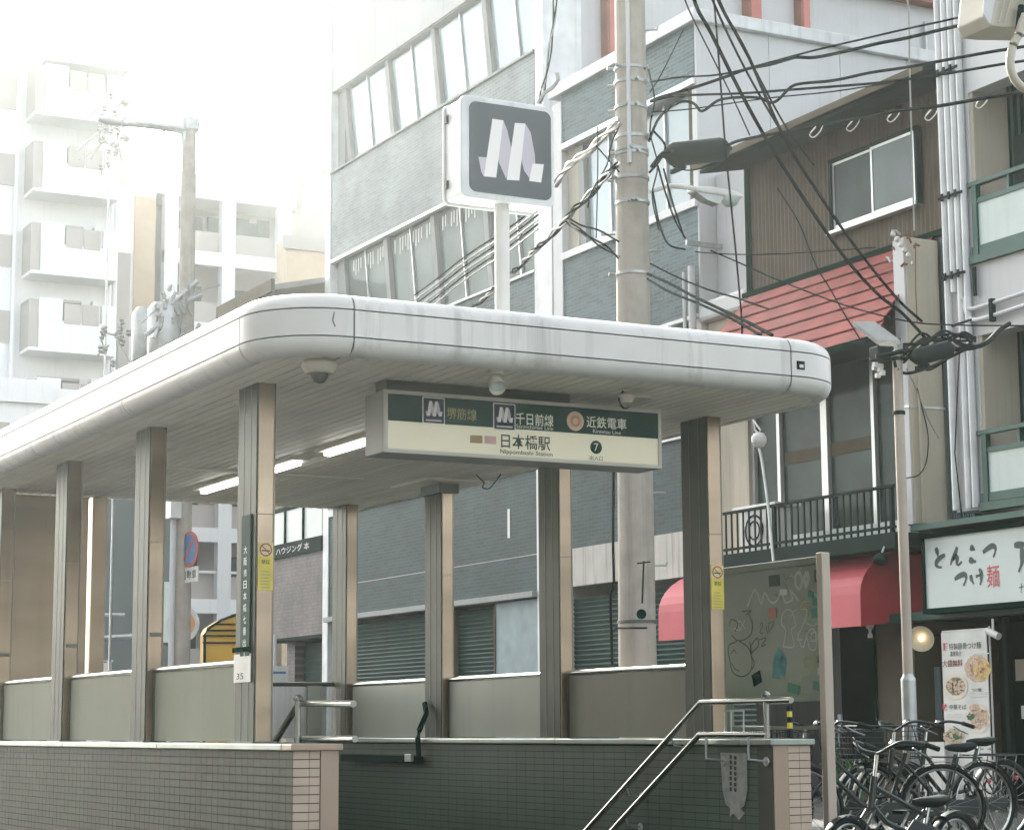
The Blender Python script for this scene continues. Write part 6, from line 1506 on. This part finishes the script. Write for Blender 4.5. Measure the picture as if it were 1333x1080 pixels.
    obj('kick_stand', MB().tube([(.02, .07, wr-.05), (-.08, .1, .01)], .009, 6), 'chrome', r_)
    obj('lock', MB().torus((.13, 0, wr+.12), (1, .2, 0), .06, .009, 16, 6), 'black', r_)
    if solid: obj('basket_lining', B(wb-.07, wb+.19, -.125, .125, wr+.37, wr+.6), 'black', r_, bevel=.02)
    if front: loc = (loc[0]+wb, loc[1], loc[2])
    r_.location = loc; r_.rotation_euler = (0, R(0), ang); return r_
# orientation: local +x is the front; the bikes point to the road (-X), slightly skewed
make_bike((11.25, 13.22, 0), R(181), 'black bicycle with a big dark basket and curved handlebar beside the slim steel pole', sh=.80, wb=1.15, solid=True)
make_bike((10.52, 13.54, 0), R(184), 'dark bicycle whose rear wheel and rack cross the slim steel pole', sh=.82)
make_bike((10.45, 12.75, 0), R(150), 'bicycle half hidden behind the post of the notice board', sh=.82)
make_bike((11.78, 13.6, 0), R(183), 'bicycle right of the menu banner foot, its saddle near the blue covered basket', sh=.84)
make_bike((11.97, 12.15, 0), R(180), 'bicycle cut by the right edge with a blue covered basket', sh=.8, bag=True, front=True)
make_bike((8.78, 10.6, 0), R(188), 'small-wheeled folding bicycle at the bottom edge in front of the others', wr=.2, wb=.95, sh=.5, basket=False, rack=False, drop=False)
# potted greenery behind the bicycles
pg = empty('potted_plant', U(1120, 1030, 'X', 13.5), 'small leafy pot plant in shade behind the bicycle basket', 'plant')
q = U(1112, 1030, 'X', 13.5)
obj('pot', MB().lathe((q.x, q.y, 0), (0, 0, 1), [(.12, 0), (.16, .25), (.17, .27), (.14, .27)], 14), 'ply_b', pg, smooth=True)
random.seed(9); lf = MB()
for k in range(260):
    c = Vector((q.x+random.gauss(0, .14), q.y+random.gauss(0, .16), .48+random.gauss(0, .13))); a1 = Vector([random.uniform(-1, 1) for _ in range(3)]).normalized(); b1 = a1.cross(Vector([random.uniform(-1, 1) for _ in range(3)])).normalized()
    lf.add([c, c+a1*.03+b1*.014, c+a1*.07, c+a1*.03-b1*.014], [(0, 1, 2, 3)])
obj('leaves', lf, 'leaf', pg, kind='stuff')
obj('stem', MB().tube([(q.x, q.y, .2), (q.x+.02, q.y, .55)], .01), 'ply_b', pg)

# ================================================================== unseen houses across the road, added to block sky light
ry = -34; random.seed(21)
for k, (ln_, hh_, m_, lab) in enumerate(((13, 17, 'apt_b', 'unseen beige shop house added across the road, behind the camera to the left'), (11, 22, 'gtile', 'unseen grey tiled apartment house added across the road, left of the camera'),
        (14, 15, 'plaster', 'unseen grey rendered warehouse added across the road opposite the entrance'), (12, 24, 'apt_b', 'unseen tall beige office house added across the road beyond the entrance'), (15, 18, 'plaster', 'unseen long grey shop row added across the road, farthest of the row'))):
    h_ = empty('added_house', (-13, ry+ln_/2, 0), lab, 'building', 'unseen houses added across the road')
    obj('wall', B(-22, -11, ry, ry+ln_-.1, 0, hh_), m_, h_); obj('parapet', B(-22.1, -10.9, ry, ry+ln_-.1, hh_+.001, hh_+.5), 'plaster', h_)
    for fz in range(int(hh_/3.3)):
        for q in range(int(ln_/2.6)):
            y0 = ry+.7+q*2.6
            f_ = obj('window', B(-10.995, -10.94, y0, y0+1.7, fz*3.3+1.1, fz*3.3+2.6), 'alu', h_); obj('pane', B(-10.939, -10.935, y0+.06, y0+1.64, fz*3.3+1.16, fz*3.3+2.54), 'win_dk', f_)
    ry += ln_

# ================================================================== haze
hz = bpy.data.materials.new('haze'); hz.use_nodes = True; nt = hz.node_tree; nt.nodes.clear()
pv = nt.nodes.new('ShaderNodeVolumePrincipled'); om = nt.nodes.new('ShaderNodeOutputMaterial')
pv.inputs['Color'].default_value = (.93, 1, .975, 1); pv.inputs['Density'].default_value = HAZE; pv.inputs['Anisotropy'].default_value = .8
nt.links.new(pv.outputs[0], om.inputs['Volume']); M['haze'] = hz
obj('haze', B(-30, 70, -12, 135, -4.6, 38.5), 'haze', kind='stuff')
